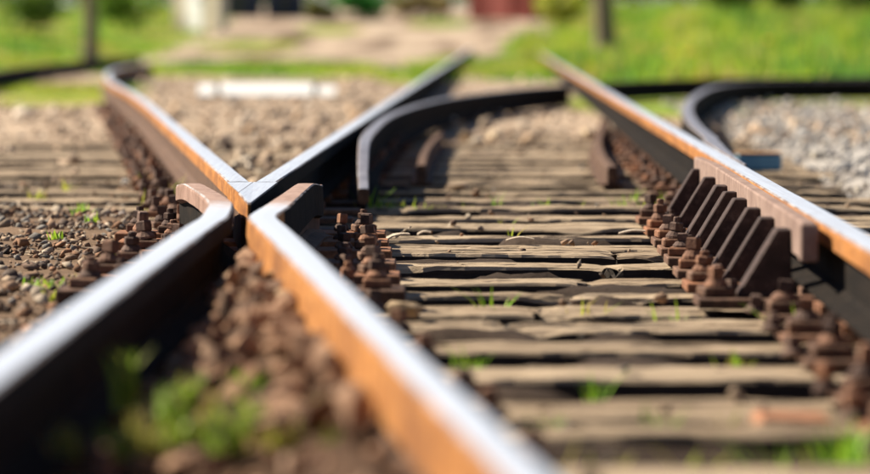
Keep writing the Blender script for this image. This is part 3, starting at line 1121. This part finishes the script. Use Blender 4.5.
# far beige gravel
n = 9000
ds = 14 + 36 * rng.random(n) ** 1.2; xs = rng.uniform(-0.13, 0.13, n) * ds
keep = plate_free(xs, ds) & ~((xs > X1(ds) + 0.05) & (ds < 21)) & ~((xs < X2(ds)) & (ds < 22) & on_sleeper(ds) & (rng.random(n) < 0.85))
keep &= ~((xs < X2(ds) + 0.1) & (ds < 16)) & (grass_weight(xs, ds) < 0.5)
keep &= ~((xs < X2(ds)) & (ds < 22.5) & (rng.random(n) < 0.75))
keep &= ~((xs > X1(ds) + 0.05) & (xs < X3(ds)) & (rng.random(n) < 0.5))
xs, ds = xs[keep], ds[keep]
rs = np.clip(rng.lognormal(math.log(0.019), 0.55, len(xs)), 0.008, 0.085)
zs = np.where(on_sleeper(ds) & (ds < 24), np.maximum(ground_h(xs, ds), 0), ground_h(xs, ds)) + rs * 0.35
tag(stones('beige_gravel', xs, ds, zs, rs, pick(BEIGE, len(xs), 0.4)), 'blurred beige gravel around the tracks beyond the crossing', 'gravel', kind='stuff')

# pale gravel to the right
n = 3500
ds = rng.uniform(13, 33, n); xs = rng.uniform(1.3, 4.2, n)
keep = seen(xs, ds) & (xs - 0.018 * ds + 0.2 > 1.66)
xs, ds = xs[keep], ds[keep]
rs = np.clip(rng.lognormal(math.log(0.022), 0.4, len(xs)), 0.01, 0.06)
zs = ground_h(xs, ds) + rs * 0.35
tag(stones('pale_gravel', xs, ds, zs, rs, pick(PALE, len(xs))), 'pale grey gravel right of the sleepers near the picture edge', 'gravel', kind='stuff')


def one_stone(px, py, r, c, label, z=0.0, sq=(1, 1, 1), name='stone'):
    p = P(px, py, z)
    pv, pf = PROTO[random.randrange(len(PROTO))]
    me = mesh('stone', pv, pf.tolist(), M_STONE)
    set_tint(me, np.tile(np.array(c), (len(pv), 1)))
    o = put(name, me, None, (p.x, p.y, z + r * 0.5 * sq[2]), (random.gauss(0, .2), random.gauss(0, .2), random.uniform(0, 6)))
    o.scale = (r * sq[0], r * sq[1], r * sq[2])
    tag(o, label, 'stone')


one_stone(126, 185, 0.034, (0.72, 0.68, 0.62), 'white stone lying left of the bent rail tip, by the blurred sleepers', sq=(1.1, 0.9, 0.9))
one_stone(590, 140, 0.13, (0.66, 0.52, 0.34), 'large blurred cream stone between the rails, near the straight right-hand rail', 0.0, (1.1, 0.7, 0.6))
one_stone(466, 142, 0.10, (0.62, 0.47, 0.30), 'blurred cream stone between the rails, beside the curved rail', 0.0, (1.1, 0.7, 0.6))
one_stone(494, 140, 0.085, (0.66, 0.52, 0.36), 'blurred cream stone, right-hand one of two beside the curved rail', 0.0, (1.0, 0.7, 0.75))
one_stone(458, 190, 0.05, (0.36, 0.27, 0.19), 'tan stone on a sleeper just beyond the green weeds', 0.0, (1.3, .7, .7))
one_stone(469, 219, 0.022, (0.45, 0.37, 0.28), 'small tan stone resting on a sleeper in mid track', 0.0, (1.3, .8, .9))
one_stone(449, 229, 0.024, (0.50, 0.42, 0.33), 'pale stone in the gap left of mid track', -0.02, (1.2, .8, 1.0))
one_stone(481, 231, 0.017, (0.5, 0.4, 0.33), 'small pinkish stone in the dark gap of mid track', -0.02)
one_stone(690, 195, 0.045, (0.42, 0.27, 0.14), 'ochre stone beside the far end of the check rail', -0.02, (1.2, .8, .9))
one_stone(405, 318, 0.045, (0.40, 0.29, 0.18), 'blurred tan stone right of the bottom-centre rail', 0.0, (1.3, .8, .9))
one_stone(122, 216, 0.02, (0.55, 0.47, 0.42), 'pale pinkish pebble above the left bolt cluster', 0.005)
for (px, py, zz, r, tx) in ((272, 283, 0.13, 0.03, 'uppermost of the pale lumps'), (288, 305, 0.125, 0.03, 'second from the top of the pale lumps'), (352, 362, 0.11, 0.036, 'third of the pale lumps'),
                            (372, 398, 0.10, 0.034, 'lowest of the pale lumps')):
    one_stone(px, py, r, (0.60, 0.42, 0.26), tx + ' against the orange side of the bottom-centre rail', zz, (1, 1.6, 1))
one_stone(92, 252, 0.028, (0.34, 0.26, 0.19), 'flat brown stone in front of the left bolt cluster', 0.008, (1.3, .8, .6))

# broken brick in the right foreground
p = P(792, 424, -0.02)
bm = bmesh.new(); box_bm(bm, -0.07, 0.07, -0.045, 0.045, 0, 0.042, 0.008)
for v in bm.verts:
    v.co += Vector((noise.noise(v.co * 30), noise.noise(v.co * 30 + Vector((5, 0, 0))), noise.noise(v.co * 30 + Vector((0, 9, 0))))) * 0.010
tag(put('broken_brick', bm_mesh('broken_brick', bm, M_BRICK), None, (p.x, p.y, -0.045), (0.10, 0.03, 0.10)), 'orange piece of broken brick between sleepers at lower right', 'brick')

# small blue block behind the straight rail
p = P(752, 171, 0.0)
bm = bmesh.new(); box_bm(bm, -0.11, 0.11, -0.06, 0.06, 0.0, 0.085, 0.012)
blk = empty('blue_block', (p.x + 0.03, p.y, 0.0), 'small blue painted block behind the straight right-hand rail', 'block')
put('body', bm_mesh('body', bm, M_BLUE), blk)
bm = bmesh.new(); box_bm(bm, -0.112, 0.112, -0.062, 0.062, 0.0855, 0.092, 0.003)
put('lid', bm_mesh('lid', bm, M_OCHRE), blk)

# white post lying in the distance, shaped as a wedge to catch the sun
p = P(265, 96, 0.03)
post = empty('white_post', (p.x, p.y, 0.03), 'white post with dark bands, wedge-shaped to catch the sun, lying on gravel in the blurred distance', 'post')
def wedge(x0, x1, k, mat, name):
    bm = bmesh.new()
    sec = [(0, 0), (0.0, 0.012), (0.22 * k, 0.125 * k), (0.26 * k, 0.125 * k), (0.28 * k, 0.0)]
    rr = [[bm.verts.new((x, y, z)) for y, z in sec] for x in (x0, x1)]
    for i in range(5):
        bm.faces.new((rr[0][i], rr[0][(i + 1) % 5], rr[1][(i + 1) % 5], rr[1][i]))
    bm.faces.new(rr[0]); bm.faces.new(rr[1][::-1])
    put(name, bm_mesh(name, bm, mat), post)


wedge(-0.45, 0.47, 1.0, M_WHITE, 'middle_block')
wedge(-0.50, -0.4505, 0.97, M_BLACK, 'band')
wedge(0.4705, 0.52, 0.97, M_BLACK, 'band')
wedge(-0.67, -0.5005, 0.92, M_WHITE, 'end_block')
wedge(0.5205, 0.70, 0.78, M_WHITE, 'end_block')

# bleached wood chips and a curled straw on the sleepers by the right wing rail
def chip(px, py, l, wd, rz, label, z=0.004, bend=0.006, tilt=0.15):
    p = P(px, py, 0.0)
    bm = bmesh.new()
    n = 7
    rows = []
    for i in range(n):
        t = i / (n - 1)
        ww = wd * (0.35 + 0.65 * math.sin(math.pi * min(1, t * 0.8 + 0.15))) * (1 + 0.3 * random.uniform(-1, 1))
        zz = bend * math.sin(math.pi * t) + tilt * l * t
        y = bend * 1.2 * math.sin(t * 4)
        rows.append([bm.verts.new((l * (t - 0.5), y + s * ww / 2, zz + h)) for s, h in ((-1, 0), (1, 0.003), (1, 0.007), (-1, 0.005))])
    for a, b in zip(rows, rows[1:]):
        for k in range(4):
            bm.faces.new((a[k], a[(k + 1) % 4], b[(k + 1) % 4], b[k]))
    bm.faces.new(rows[0][::-1]); bm.faces.new(rows[-1])
    tag(put('wood_chip', bm_mesh('wood_chip', bm, M_CHIP), None, (p.x, p.y, z), (0, 0, rz)), label, 'wood chip', 'bleached wood chips by the right wing rail')


chip(396, 243, 0.085, 0.030, 0.35, 'bleached curled wood chip on a sleeper right of the crossing bolts', bend=0.008, tilt=0.25)
chip(404, 240, 0.06, 0.024, -0.6, 'short upright splinter behind the bleached curled wood chip', tilt=0.6)
chip(384, 262, 0.07, 0.005, -0.9, 'thin pale straw bent over a sleeper edge near the bolts', bend=0.006, tilt=0.3)
chip(424, 234, 0.045, 0.02, 0.1, 'small orange-tinted chip in the gap right of the bolts', z=-0.005)
chip(520, 243, 0.09, 0.018, 0.02, 'flat bleached splinter lifting from a sleeper in mid track', bend=0.008, tilt=0.05)
chip(632, 236, 0.09, 0.03, -0.1, 'split wood flake by the check rail bolts', bend=0.006, tilt=0.1)


# ------------------------------------------------------------------ grass
def blades(n, spread, h, wd, seed, cols, lean=0.5, segs=3):
    r = random.Random(seed)
    V, Fc, C = [], [], []
    for _ in range(n):
        a = r.uniform(0, 6.28)
        bx, by = r.gauss(0, spread), r.gauss(0, spread)
        hh = h * r.uniform(0.45, 1.15)
        ln = lean * hh * r.uniform(0.2, 1.1)
        c = cols[r.randrange(len(cols))]
        k = r.uniform(0.8, 1.2)
        fa = a + r.uniform(1.0, 2.1)
        b0 = len(V)
        for i in range(segs + 1):
            t = i / segs
            ww = wd * (1 - t) ** 0.7 * 0.5 * r.uniform(0.9, 1.1)
            cx, cy, cz = bx + math.cos(a) * ln * t * t, by + math.sin(a) * ln * t * t, hh * (t - 0.18 * lean * t * t)
            if i < segs:
                V += [(cx + math.cos(fa) * ww, cy + math.sin(fa) * ww, cz), (cx - math.cos(fa) * ww, cy - math.sin(fa) * ww, cz)]
                C += [tuple(q * k for q in c)] * 2
            else:
                V.append((cx, cy, cz)); C.append(tuple(q * k for q in c))
        for i in range(segs - 1):
            q = b0 + 2 * i
            Fc.append((q, q + 1, q + 3, q + 2))
        q = b0 + 2 * (segs - 1)
        Fc.append((q, q + 1, q + 2))
    return V, Fc, C


GREEN = [(0.25, 0.48, 0.03), (0.33, 0.55, 0.04), (0.40, 0.54, 0.05), (0.18, 0.36, 0.03)]
YELLOW = [(0.48, 0.52, 0.06), (0.38, 0.46, 0.05), (0.50, 0.44, 0.10)]


def tuft(px, py, n, h, spread, label, cols=GREEN, z=None, wd=0.007, lean=0.7):
    p = P(px, py, 0.0 if z is None else z)
    zz = gz(p.x, p.y) if z is None else z
    if zz < -0.03:
        h = h + 0.8 * (0.0 - zz)
    else:
        p = P(px, py, zz)
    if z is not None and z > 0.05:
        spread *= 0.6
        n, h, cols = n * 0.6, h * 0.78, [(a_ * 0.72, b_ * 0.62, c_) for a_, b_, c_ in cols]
    V, Fc, C = blades(int(n * 1.6), spread, h * 1.2, wd * 1.6, int(px * 7 + py), cols, lean)
    me = mesh('grass_tuft', V, Fc, M_LEAF)
    set_tint(me, C)
    tag(put('grass_tuft', me, None, (p.x, p.y, zz - 0.004)), label, 'grass tuft', 'weeds growing in the track')


tuft(79, 216, 16, 0.055, 0.018, 'bright green tuft in the left gravel, beyond the bolt cluster')
tuft(93, 224, 9, 0.045, 0.012, 'small green sprout right next to the bright tuft in left gravel')
tuft(66, 189, 9, 0.05, 0.010, 'thin yellow-green sprout by the far left sleepers', YELLOW)
tuft(36, 197, 12, 0.05, 0.014, 'low yellow-green tuft at the far left edge by the sleepers', YELLOW)
tuft(152, 190, 10, 0.085, 0.016, 'tall thin grass left of the pink bent rail tip', YELLOW + GREEN)
tuft(168, 200, 8, 0.10, 0.012, 'arching grass stalk right beside the pink bent rail tip', YELLOW)
tuft(145, 208, 7, 0.07, 0.02, 'thin dry grass between white stone and left bolts', YELLOW)
tuft(70, 291, 26, 0.04, 0.028, 'wide low green tuft in the left foreground gravel')
tuft(38, 290, 16, 0.035, 0.03, 'low green tuft at the left edge of the foreground gravel')
tuft(86, 290, 10, 0.045, 0.02, 'yellowish sprout right of the wide low foreground tuft', YELLOW)
tuft(110, 262, 10, 0.035, 0.014, 'small sprout in front of the flat brown stone at left', YELLOW)
tuft(58, 240, 9, 0.035, 0.012, 'small sprout between the left sleepers, level with the left bolts', GREEN)
tuft(100, 296, 10, 0.04, 0.014, 'green sprout close to the lower-left rail', GREEN)
tuft(52, 300, 10, 0.03, 0.014, 'yellow low weed below the foreground tufts at left', YELLOW)
tuft(371, 206, 14, 0.075, 0.012, 'tall bright green sprout next to the bolts beyond right wing rail')
tuft(358, 207, 16, 0.035, 0.022, 'low yellow-green weed left of the tall bright sprout', YELLOW)
tuft(396, 206, 26, 0.04, 0.035, 'broad yellow-green weed right of the tall bright sprout', YELLOW + GREEN)
tuft(380, 205, 14, 0.04, 0.02, 'bushy small weed directly behind the tall bright sprout', YELLOW)
tuft(430, 207, 10, 0.026, 0.03, 'flat weed in the gap left of mid track', GREEN, wd=0.006)
tuft(454, 205, 14, 0.024, 0.04, 'spread-out low weed in mid track gap', YELLOW)
tuft(498, 201, 9, 0.045, 0.02, 'leaning green blades in mid track gap')
tuft(543, 203, 14, 0.03, 0.022, 'round yellow-green weed right of mid track', YELLOW + GREEN)
tuft(580, 202, 6, 0.022, 0.03, 'tiny weed between round weed and check rail', YELLOW)
tuft(622, 203, 10, 0.04, 0.016, 'green weed left of the check rail far end')
tuft(632, 198, 9, 0.045, 0.014, 'bright curled weed left of the check rail far end')
tuft(656, 205, 30, 0.045, 0.045, 'leafy weed clump at the foot of the first check rail bracket', YELLOW + GREEN)
tuft(668, 200, 16, 0.045, 0.03, 'green weed touching the far end of the check rail', GREEN)
tuft(503, 218, 5, 0.02, 0.012, 'tiny sprout on a sleeper edge in mid track', YELLOW)
tuft(511, 231, 3, 0.03, 0.004, 'thin dry stalk in the dark gap of mid track', YELLOW)
tuft(495, 303, 9, 0.05, 0.012, 'green sprout in the gap right of the centre rail', GREEN, wd=0.008)
tuft(586, 306, 7, 0.03, 0.02, 'small yellowish sprout by the butted sleeper ends', YELLOW)
tuft(673, 312, 10, 0.04, 0.02, 'green weed below the check rail screws', GREEN)
tuft(797, 336, 4, 0.075, 0.006, 'single slanting green blade in front of the check rail end', GREEN, wd=0.011)
tuft(742, 360, 8, 0.04, 0.012, 'blurred green sprout, right one of a pair at lower right', GREEN, wd=0.009)
tuft(728, 361, 7, 0.035, 0.012, 'blurred green sprout, left one of a pair at lower right', YELLOW, wd=0.009)
tuft(465, 362, 10, 0.05, 0.015, 'blurred green sprout touching the bottom-centre rail', GREEN, wd=0.009)
tuft(592, 385, 8, 0.035, 0.012, 'blurred green sprout in the lower middle gap', GREEN, wd=0.009)
tuft(546, 424, 12, 0.04, 0.018, 'blurred green tuft, left of three in the bottom gap', GREEN, wd=0.010)
tuft(656, 422, 10, 0.035, 0.018, 'blurred green tuft, middle of three in the bottom gap', GREEN, wd=0.010)
tuft(722, 424, 10, 0.032, 0.018, 'blurred yellowish tuft left of the broken brick', YELLOW, wd=0.010)
tuft(846, 452, 12, 0.075, 0.018, 'tall blurred green tuft at the lower right corner', GREEN, wd=0.012)
tuft(620, 455, 8, 0.03, 0.03, 'faint low weed at the bottom edge, middle', YELLOW)
tuft(560, 458, 8, 0.03, 0.03, 'faint low weed at the bottom edge, left of middle', YELLOW)
tuft(700, 456, 8, 0.03, 0.03, 'faint low weed at the bottom edge, right of middle', YELLOW)
tuft(780, 455, 9, 0.035, 0.03, 'low weed at the bottom edge below the broken brick', GREEN)
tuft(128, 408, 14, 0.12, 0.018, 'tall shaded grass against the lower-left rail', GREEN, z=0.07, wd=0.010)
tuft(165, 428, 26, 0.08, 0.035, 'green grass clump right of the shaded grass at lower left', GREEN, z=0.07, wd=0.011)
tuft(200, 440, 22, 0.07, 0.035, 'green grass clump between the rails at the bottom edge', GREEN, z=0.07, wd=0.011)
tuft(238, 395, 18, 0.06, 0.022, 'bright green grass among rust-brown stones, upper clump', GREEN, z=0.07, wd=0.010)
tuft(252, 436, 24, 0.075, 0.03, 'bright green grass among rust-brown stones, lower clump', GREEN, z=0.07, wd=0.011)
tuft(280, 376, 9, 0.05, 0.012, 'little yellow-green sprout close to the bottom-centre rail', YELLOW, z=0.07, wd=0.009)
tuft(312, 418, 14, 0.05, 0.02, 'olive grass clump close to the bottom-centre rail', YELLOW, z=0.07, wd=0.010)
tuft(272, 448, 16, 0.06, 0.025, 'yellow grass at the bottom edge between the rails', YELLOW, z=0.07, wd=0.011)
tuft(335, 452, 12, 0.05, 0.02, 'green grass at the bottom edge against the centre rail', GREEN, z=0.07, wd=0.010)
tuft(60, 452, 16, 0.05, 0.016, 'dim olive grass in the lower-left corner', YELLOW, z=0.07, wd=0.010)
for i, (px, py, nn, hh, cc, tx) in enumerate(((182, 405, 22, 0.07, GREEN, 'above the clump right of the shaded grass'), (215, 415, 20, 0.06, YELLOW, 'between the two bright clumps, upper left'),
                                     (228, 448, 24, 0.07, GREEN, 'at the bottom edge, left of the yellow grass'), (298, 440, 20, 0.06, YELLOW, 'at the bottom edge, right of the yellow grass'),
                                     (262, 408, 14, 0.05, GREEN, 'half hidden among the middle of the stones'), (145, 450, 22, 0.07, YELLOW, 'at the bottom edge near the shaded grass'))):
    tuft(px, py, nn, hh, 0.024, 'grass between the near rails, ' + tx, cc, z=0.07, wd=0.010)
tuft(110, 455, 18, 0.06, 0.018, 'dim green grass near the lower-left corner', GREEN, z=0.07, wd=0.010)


def far_grass():
    """grass on the banks beyond the tracks: too many blades to count"""
    n = 110000
    d = 36.5 + 95 * rng.random(n) ** 1.3
    x = rng.uniform(-0.16, 0.16, n) * d
    gw = grass_weight(x, d)
    keep = rng.random(n) < gw
    x, d = x[keep], d[keep]
    n = len(x)
    h = rng.uniform(0.06, 0.20, n) * (0.6 + 0.4 * rng.random(n))
    right = (x > 2.0)
    h = np.where(right, h * 1.9, h * 0.8)
    h = np.where((x < -3) & (d < 60), h * 0.4, h)
    tall = (vnoise(x, d * 0.3, 1.3, 41.0) > 0.25) & right
    h = np.where(tall, h * 1.6, h)
    near_rail = (d < 39)
    h = np.where(near_rail, h * 0.9, h)
    a = rng.uniform(0, 6.28, n)
    wd = rng.uniform(0.02, 0.045, n)
    z = ground_h(x, d) - 0.01
    lx, ly = rng.normal(0, 0.3, n) * h, rng.normal(0, 0.3, n) * h
    V = np.stack([np.stack([x - np.cos(a) * wd, d - np.sin(a) * wd, z], 1), np.stack([x + np.cos(a) * wd, d + np.sin(a) * wd, z], 1),
                  np.stack([x + lx, d + ly, z + h], 1)], 1).reshape(-1, 3)
    Fc = np.arange(n * 3).reshape(-1, 3)
    pal = np.array([(0.27, 0.42, 0.03), (0.40, 0.46, 0.03), (0.14, 0.30, 0.04), (0.46, 0.46, 0.05), (0.30, 0.47, 0.05), (0.46, 0.40, 0.14)])[[2, 0, 4, 1, 3, 5]]
    big = 1.5 * vnoise(x, d * 0.35, 0.55, 3.0) - 0.35 * sstep(4.5, 7.5, x * 60 / d)
    pi = np.clip(((big + 0.5) * 5 + rng.normal(0, 1.0, n)).astype(int), 0, 5)
    C = np.repeat(pal[pi] * rng.uniform(0.7, 1.25, (n, 1)), 3, axis=0)
    me = mesh('grass', V, Fc.tolist(), M_LEAF)
    set_tint(me, C)
    tag(put('grass', me), 'lush green grass on the banks beyond the tracks', 'grass', kind='stuff')


far_grass()

# yellow dandelion heads on the right bank
M_FLOWER = mat_plain('yellow_petals', (0.75, 0.42, 0.03), 0.7, 0.2, 30)
bm = bmesh.new()
lathe(bm, [(0.02, 0.0), (0.075, 0.02), (0.085, 0.045), (0.05, 0.07)], 10)
FL = bm_mesh('flower_head', bm, M_FLOWER)
bm = bmesh.new(); lathe(bm, [(0.008, 0), (0.006, 0.3)], 5)
m_st = mat_plain('flower_stalk', (0.16, 0.28, 0.05), 0.7, 0.2, 30)
ST = bm_mesh('stalk', bm, m_st)
for i, (px, dd_) in enumerate(((635, 62), (648, 60), (769, 58), (690, 50), (672, 48), (640, 66))):
    x = (px - 435) / F * dd_
    e = empty('yellow_flower', (x, dd_, gz(x, dd_)), 'yellow flower in the green bank, %s' % (
        'left of a close pair', 'right of a close pair', 'farthest right of all', 'just above the black rail', 'left of the one above the black rail', 'highest near the trunk')[i], 'flower', 'yellow flowers on the bank')
    put('stalk', ST, e)
    put('flower_head', FL, e, (0, 0, 0.301))


# ------------------------------------------------------------------ background trees, bush, hedge and sheds
def leaf_cloud(n, centres, size, pal, flat=0.8):
    V, C = [], []
    cs = np.array(centres)
    pi = rng.integers(0, len(cs), n)
    v = rng.normal(0, 1, (n, 3)); v /= np.linalg.norm(v, axis=1)[:, None]
    v *= (rng.random((n, 1)) ** 0.45)
    ctr = cs[pi, :3] + v * cs[pi, 3:4] * np.array([1, 1, flat])
    a = rng.normal(0, 1, (n, 3)); a /= np.linalg.norm(a, axis=1)[:, None]
    b = np.cross(a, rng.normal(0, 1, (n, 3))); b /= np.linalg.norm(b, axis=1)[:, None]
    s = size * rng.uniform(0.6, 1.3, (n, 1))
    V = np.stack([ctr - a * s, ctr + b * s * 0.5, ctr + a * s, ctr - b * s * 0.5], 1).reshape(-1, 3)
    Fc = np.arange(n * 4).reshape(-1, 4)
    C = np.repeat(np.array(pal)[rng.integers(0, len(pal), n)] * rng.uniform(0.75, 1.2, (n, 1)), 4, axis=0)
    return V, Fc.tolist(), C


def tree(x, d, trunk_r, h, label, pal, seed):
    r = random.Random(seed)
    z = gz(x, d)
    e = empty('tree', (x, d, z), label, 'tree')
    bm = bmesh.new()
    rings = []
    for i in range(9):
        t = i / 8
        rr = trunk_r * (1.35 - 0.35 * min(1, t * 8)) * (1 - 0.6 * t)
        cx, cy = 0.12 * math.sin(t * 3 + seed), 0.1 * math.sin(t * 2.3 + seed * 2)
        rings.append([bm.verts.new((cx + rr * math.cos(k * 0.785) * (1 + 0.12 * math.sin(k * 3 + i)), cy + rr * math.sin(k * 0.785), h * 0.75 * t - 0.05)) for k in range(8)])
    for a, b in zip(rings, rings[1:]):
        for k in range(8):
            bm.faces.new((a[k], a[(k + 1) % 8], b[(k + 1) % 8], b[k]))
    bm.faces.new(rings[-1])
    cent = []
    for k in range(7):
        an = k * 2.4 + seed
        z0 = h * r.uniform(0.38, 0.65)
        tip = Vector((math.cos(an) * h * 0.25, math.sin(an) * h * 0.25, z0 + h * r.uniform(0.12, 0.25)))
        base = Vector((0, 0, z0))
        side = Vector((-math.sin(an), math.cos(an), 0)) * trunk_r * 0.3
        up = Vector((0, 0, trunk_r * 0.3))
        q0 = [bm.verts.new(base + o) for o in (side, up, -side, -up)]
        q1 = [bm.verts.new(tip + o * 0.3) for o in (side, up, -side, -up)]
        for j in range(4):
            bm.faces.new((q0[j], q0[(j + 1) % 4], q1[(j + 1) % 4], q1[j]))
        cent.append((tip.x, tip.y, tip.z, h * r.uniform(0.12, 0.2)))
    cent.append((0, 0, h * 0.88, h * 0.18))
    put('trunk', bm_mesh('trunk', bm, M_BARK), e)
    V, Fc, C = leaf_cloud(2600, cent, 0.10, pal)
    me = mesh('crown', V, Fc, M_LEAF)
    set_tint(me, C)
    put('crown', me, e)


DG = [(0.10, 0.18, 0.025), (0.14, 0.23, 0.03), (0.18, 0.27, 0.035)]
LG = [(0.16, 0.28, 0.03), (0.22, 0.33, 0.04), (0.11, 0.22, 0.03)]
tree((85 - 435) / F * 70, 70, 0.14, 5.0, 'small tree with thin brown trunk at the far left in the blurred grass', LG, 1)
tree((601 - 435) / F * 84, 84, 0.26, 6.0, 'tree with grey-brown trunk behind the green bank, right of the rails', LG, 2)


def bush(x, d, rx, h, label, pal, name='bush'):
    e = empty(name, (x, d, gz(x, d)), label, name)
    cent = [(random.uniform(-rx, rx) * 0.6, random.uniform(-.4, .4) * rx, h * random.uniform(0.3, 0.7), h * 0.42) for _ in range(7)]
    V, Fc, C = leaf_cloud(1500, cent, 0.10, pal)
    me = mesh('foliage', V, Fc, M_LEAF); set_tint(me, C)
    put('foliage', me, e)
    bm = bmesh.new()
    for k in range(5):
        an = k * 1.3
        lathe(bm, [(0.03, -0.05), (0.02, h * 0.5)], 5, cx=math.cos(an) * rx * 0.25, cy=math.sin(an) * 0.2)
    put('stems', bm_mesh('stems', bm, M_BARK), e)


def xp(px, d): return (px - 435) / F * d


bush(xp(362, 113), 113, 0.75, 1.3, 'vivid green bush at the top edge left of centre', [(0.06, 0.30, 0.05), (0.08, 0.36, 0.06)])
bush(xp(130, 104), 104, 1.5, 1.5, 'light green bush at the top left beside the small tree', LG)
bush(xp(40, 100), 100, 1.2, 1.5, 'dark green bush in the upper left corner', DG)
bush(xp(318, 112), 112, 0.6, 0.7, 'olive bush at the top edge right of the navy sheds', [(0.16, 0.17, 0.05), (0.2, 0.2, 0.06)])
bush(xp(420, 116), 116, 1.2, 0.9, 'straw-coloured bush at the top edge beside the vivid green bush', [(0.36, 0.29, 0.12), (0.30, 0.26, 0.12)])
bush(xp(560, 105), 105, 0.7, 1.1, 'yellow-green bush at the top edge left of the grey-brown trunk', YELLOW)
bush(xp(725, 100), 100, 0.8, 1.6, 'dark bush at the top edge above the green bank', DG)
bush(xp(785, 104), 104, 0.7, 1.5, 'small dark bush at the top edge, second from the right corner', DG)
bush(xp(860, 100), 100, 1.0, 1.6, 'dark bush in the upper right corner', DG)

hed = empty('hedge', (0, 150, gz(0, 150)), 'long dark green hedge closing off the far background', 'hedge')
cent = [(x, random.uniform(-1, 1), random.uniform(0.5, 1.3), random.uniform(1.1, 1.6)) for x in np.arange(-40, 40, 1.4)]
V, Fc, C = leaf_cloud(26000, cent, 0.16, LG + DG)
me = mesh('foliage', V, Fc, M_LEAF); set_tint(me, C)
put('foliage', me, hed)
bm = bmesh.new()
for x in np.arange(-40, 40, 1.4):
    lathe(bm, [(0.06, -0.1), (0.04, 1.0)], 5, cx=x)
put('stems', bm_mesh('stems', bm, M_BARK), hed)['kind'] = 'stuff'


def shed(x, d, wd, dep, h, wall, trim, label, name='shed', rz=0.0):
    z = gz(x, d) - 0.03
    e = empty(name, (x, d, z), label, name)
    e.rotation_euler = (0, 0, rz)
    bm = bmesh.new(); box_bm(bm, -wd / 2, wd / 2, 0, dep, 0, h)
    put('wall', bm_mesh('wall', bm, wall), e)
    nb = max(4, int(wd / 0.18))
    bm = bmesh.new(); box_bm(bm, -0.02, 0.02, -0.022, -0.001, 0.03, h - 0.03)
    bt = bm_mesh('batten', bm, wall)
    for k in range(nb + 1):
        put('batten', bt, e, (-wd / 2 + 0.05 + (wd - 0.1) * k / nb, 0, 0))
    bm = bmesh.new(); box_bm(bm, -wd * 0.17, wd * 0.17, -0.05, -0.023, 0.06, min(h - 0.1, 1.95))
    dr = put('door', bm_mesh('door', bm, trim), e)
    bm = bmesh.new(); box_bm(bm, wd * 0.11, wd * 0.14, -0.09, -0.0505, 0.9, 1.05)
    put('handle', bm_mesh('handle', bm, M_BLACK), dr)
    bm = bmesh.new()
    vs = [bm.verts.new(c) for c in ((-wd / 2 - .12, -.15, h + 0.001), (wd / 2 + .12, -.15, h + 0.001), (wd / 2 + .12, dep + .15, h + 0.001), (-wd / 2 - .12, dep + .15, h + 0.001),
                                    (-wd / 2 - .12, dep / 2, h + .4), (wd / 2 + .12, dep / 2, h + .4))]
    for f in ((0, 1, 5, 4), (2, 3, 4, 5), (0, 4, 3), (1, 2, 5), (3, 2, 1, 0)):
        bm.faces.new([vs[i] for i in f])
    put('roof', bm_mesh('roof', bm, M_ROOF), e)


shed(xp(196, 104), 104, 2.3, 0.3, 2.0, M_CREAM, M_WHITE, 'small cream-walled hut at the top edge left of the navy sheds', rz=-0.9)
shed(xp(240, 116), 116, 1.3, 1.5, 2.0, M_NAVY, M_BLACK, 'dark navy shed at the top edge right next to the cream hut')
shed(xp(285, 116), 116, 1.2, 1.5, 2.0, M_NAVY, M_BLACK, 'dark navy shed at the top edge, right-hand one of two')
shed(xp(500, 114), 114, 2.6, 1.2, 2.0, M_RED, M_RED, 'faded red shed at the top edge above the converging rails', rz=-0.7)
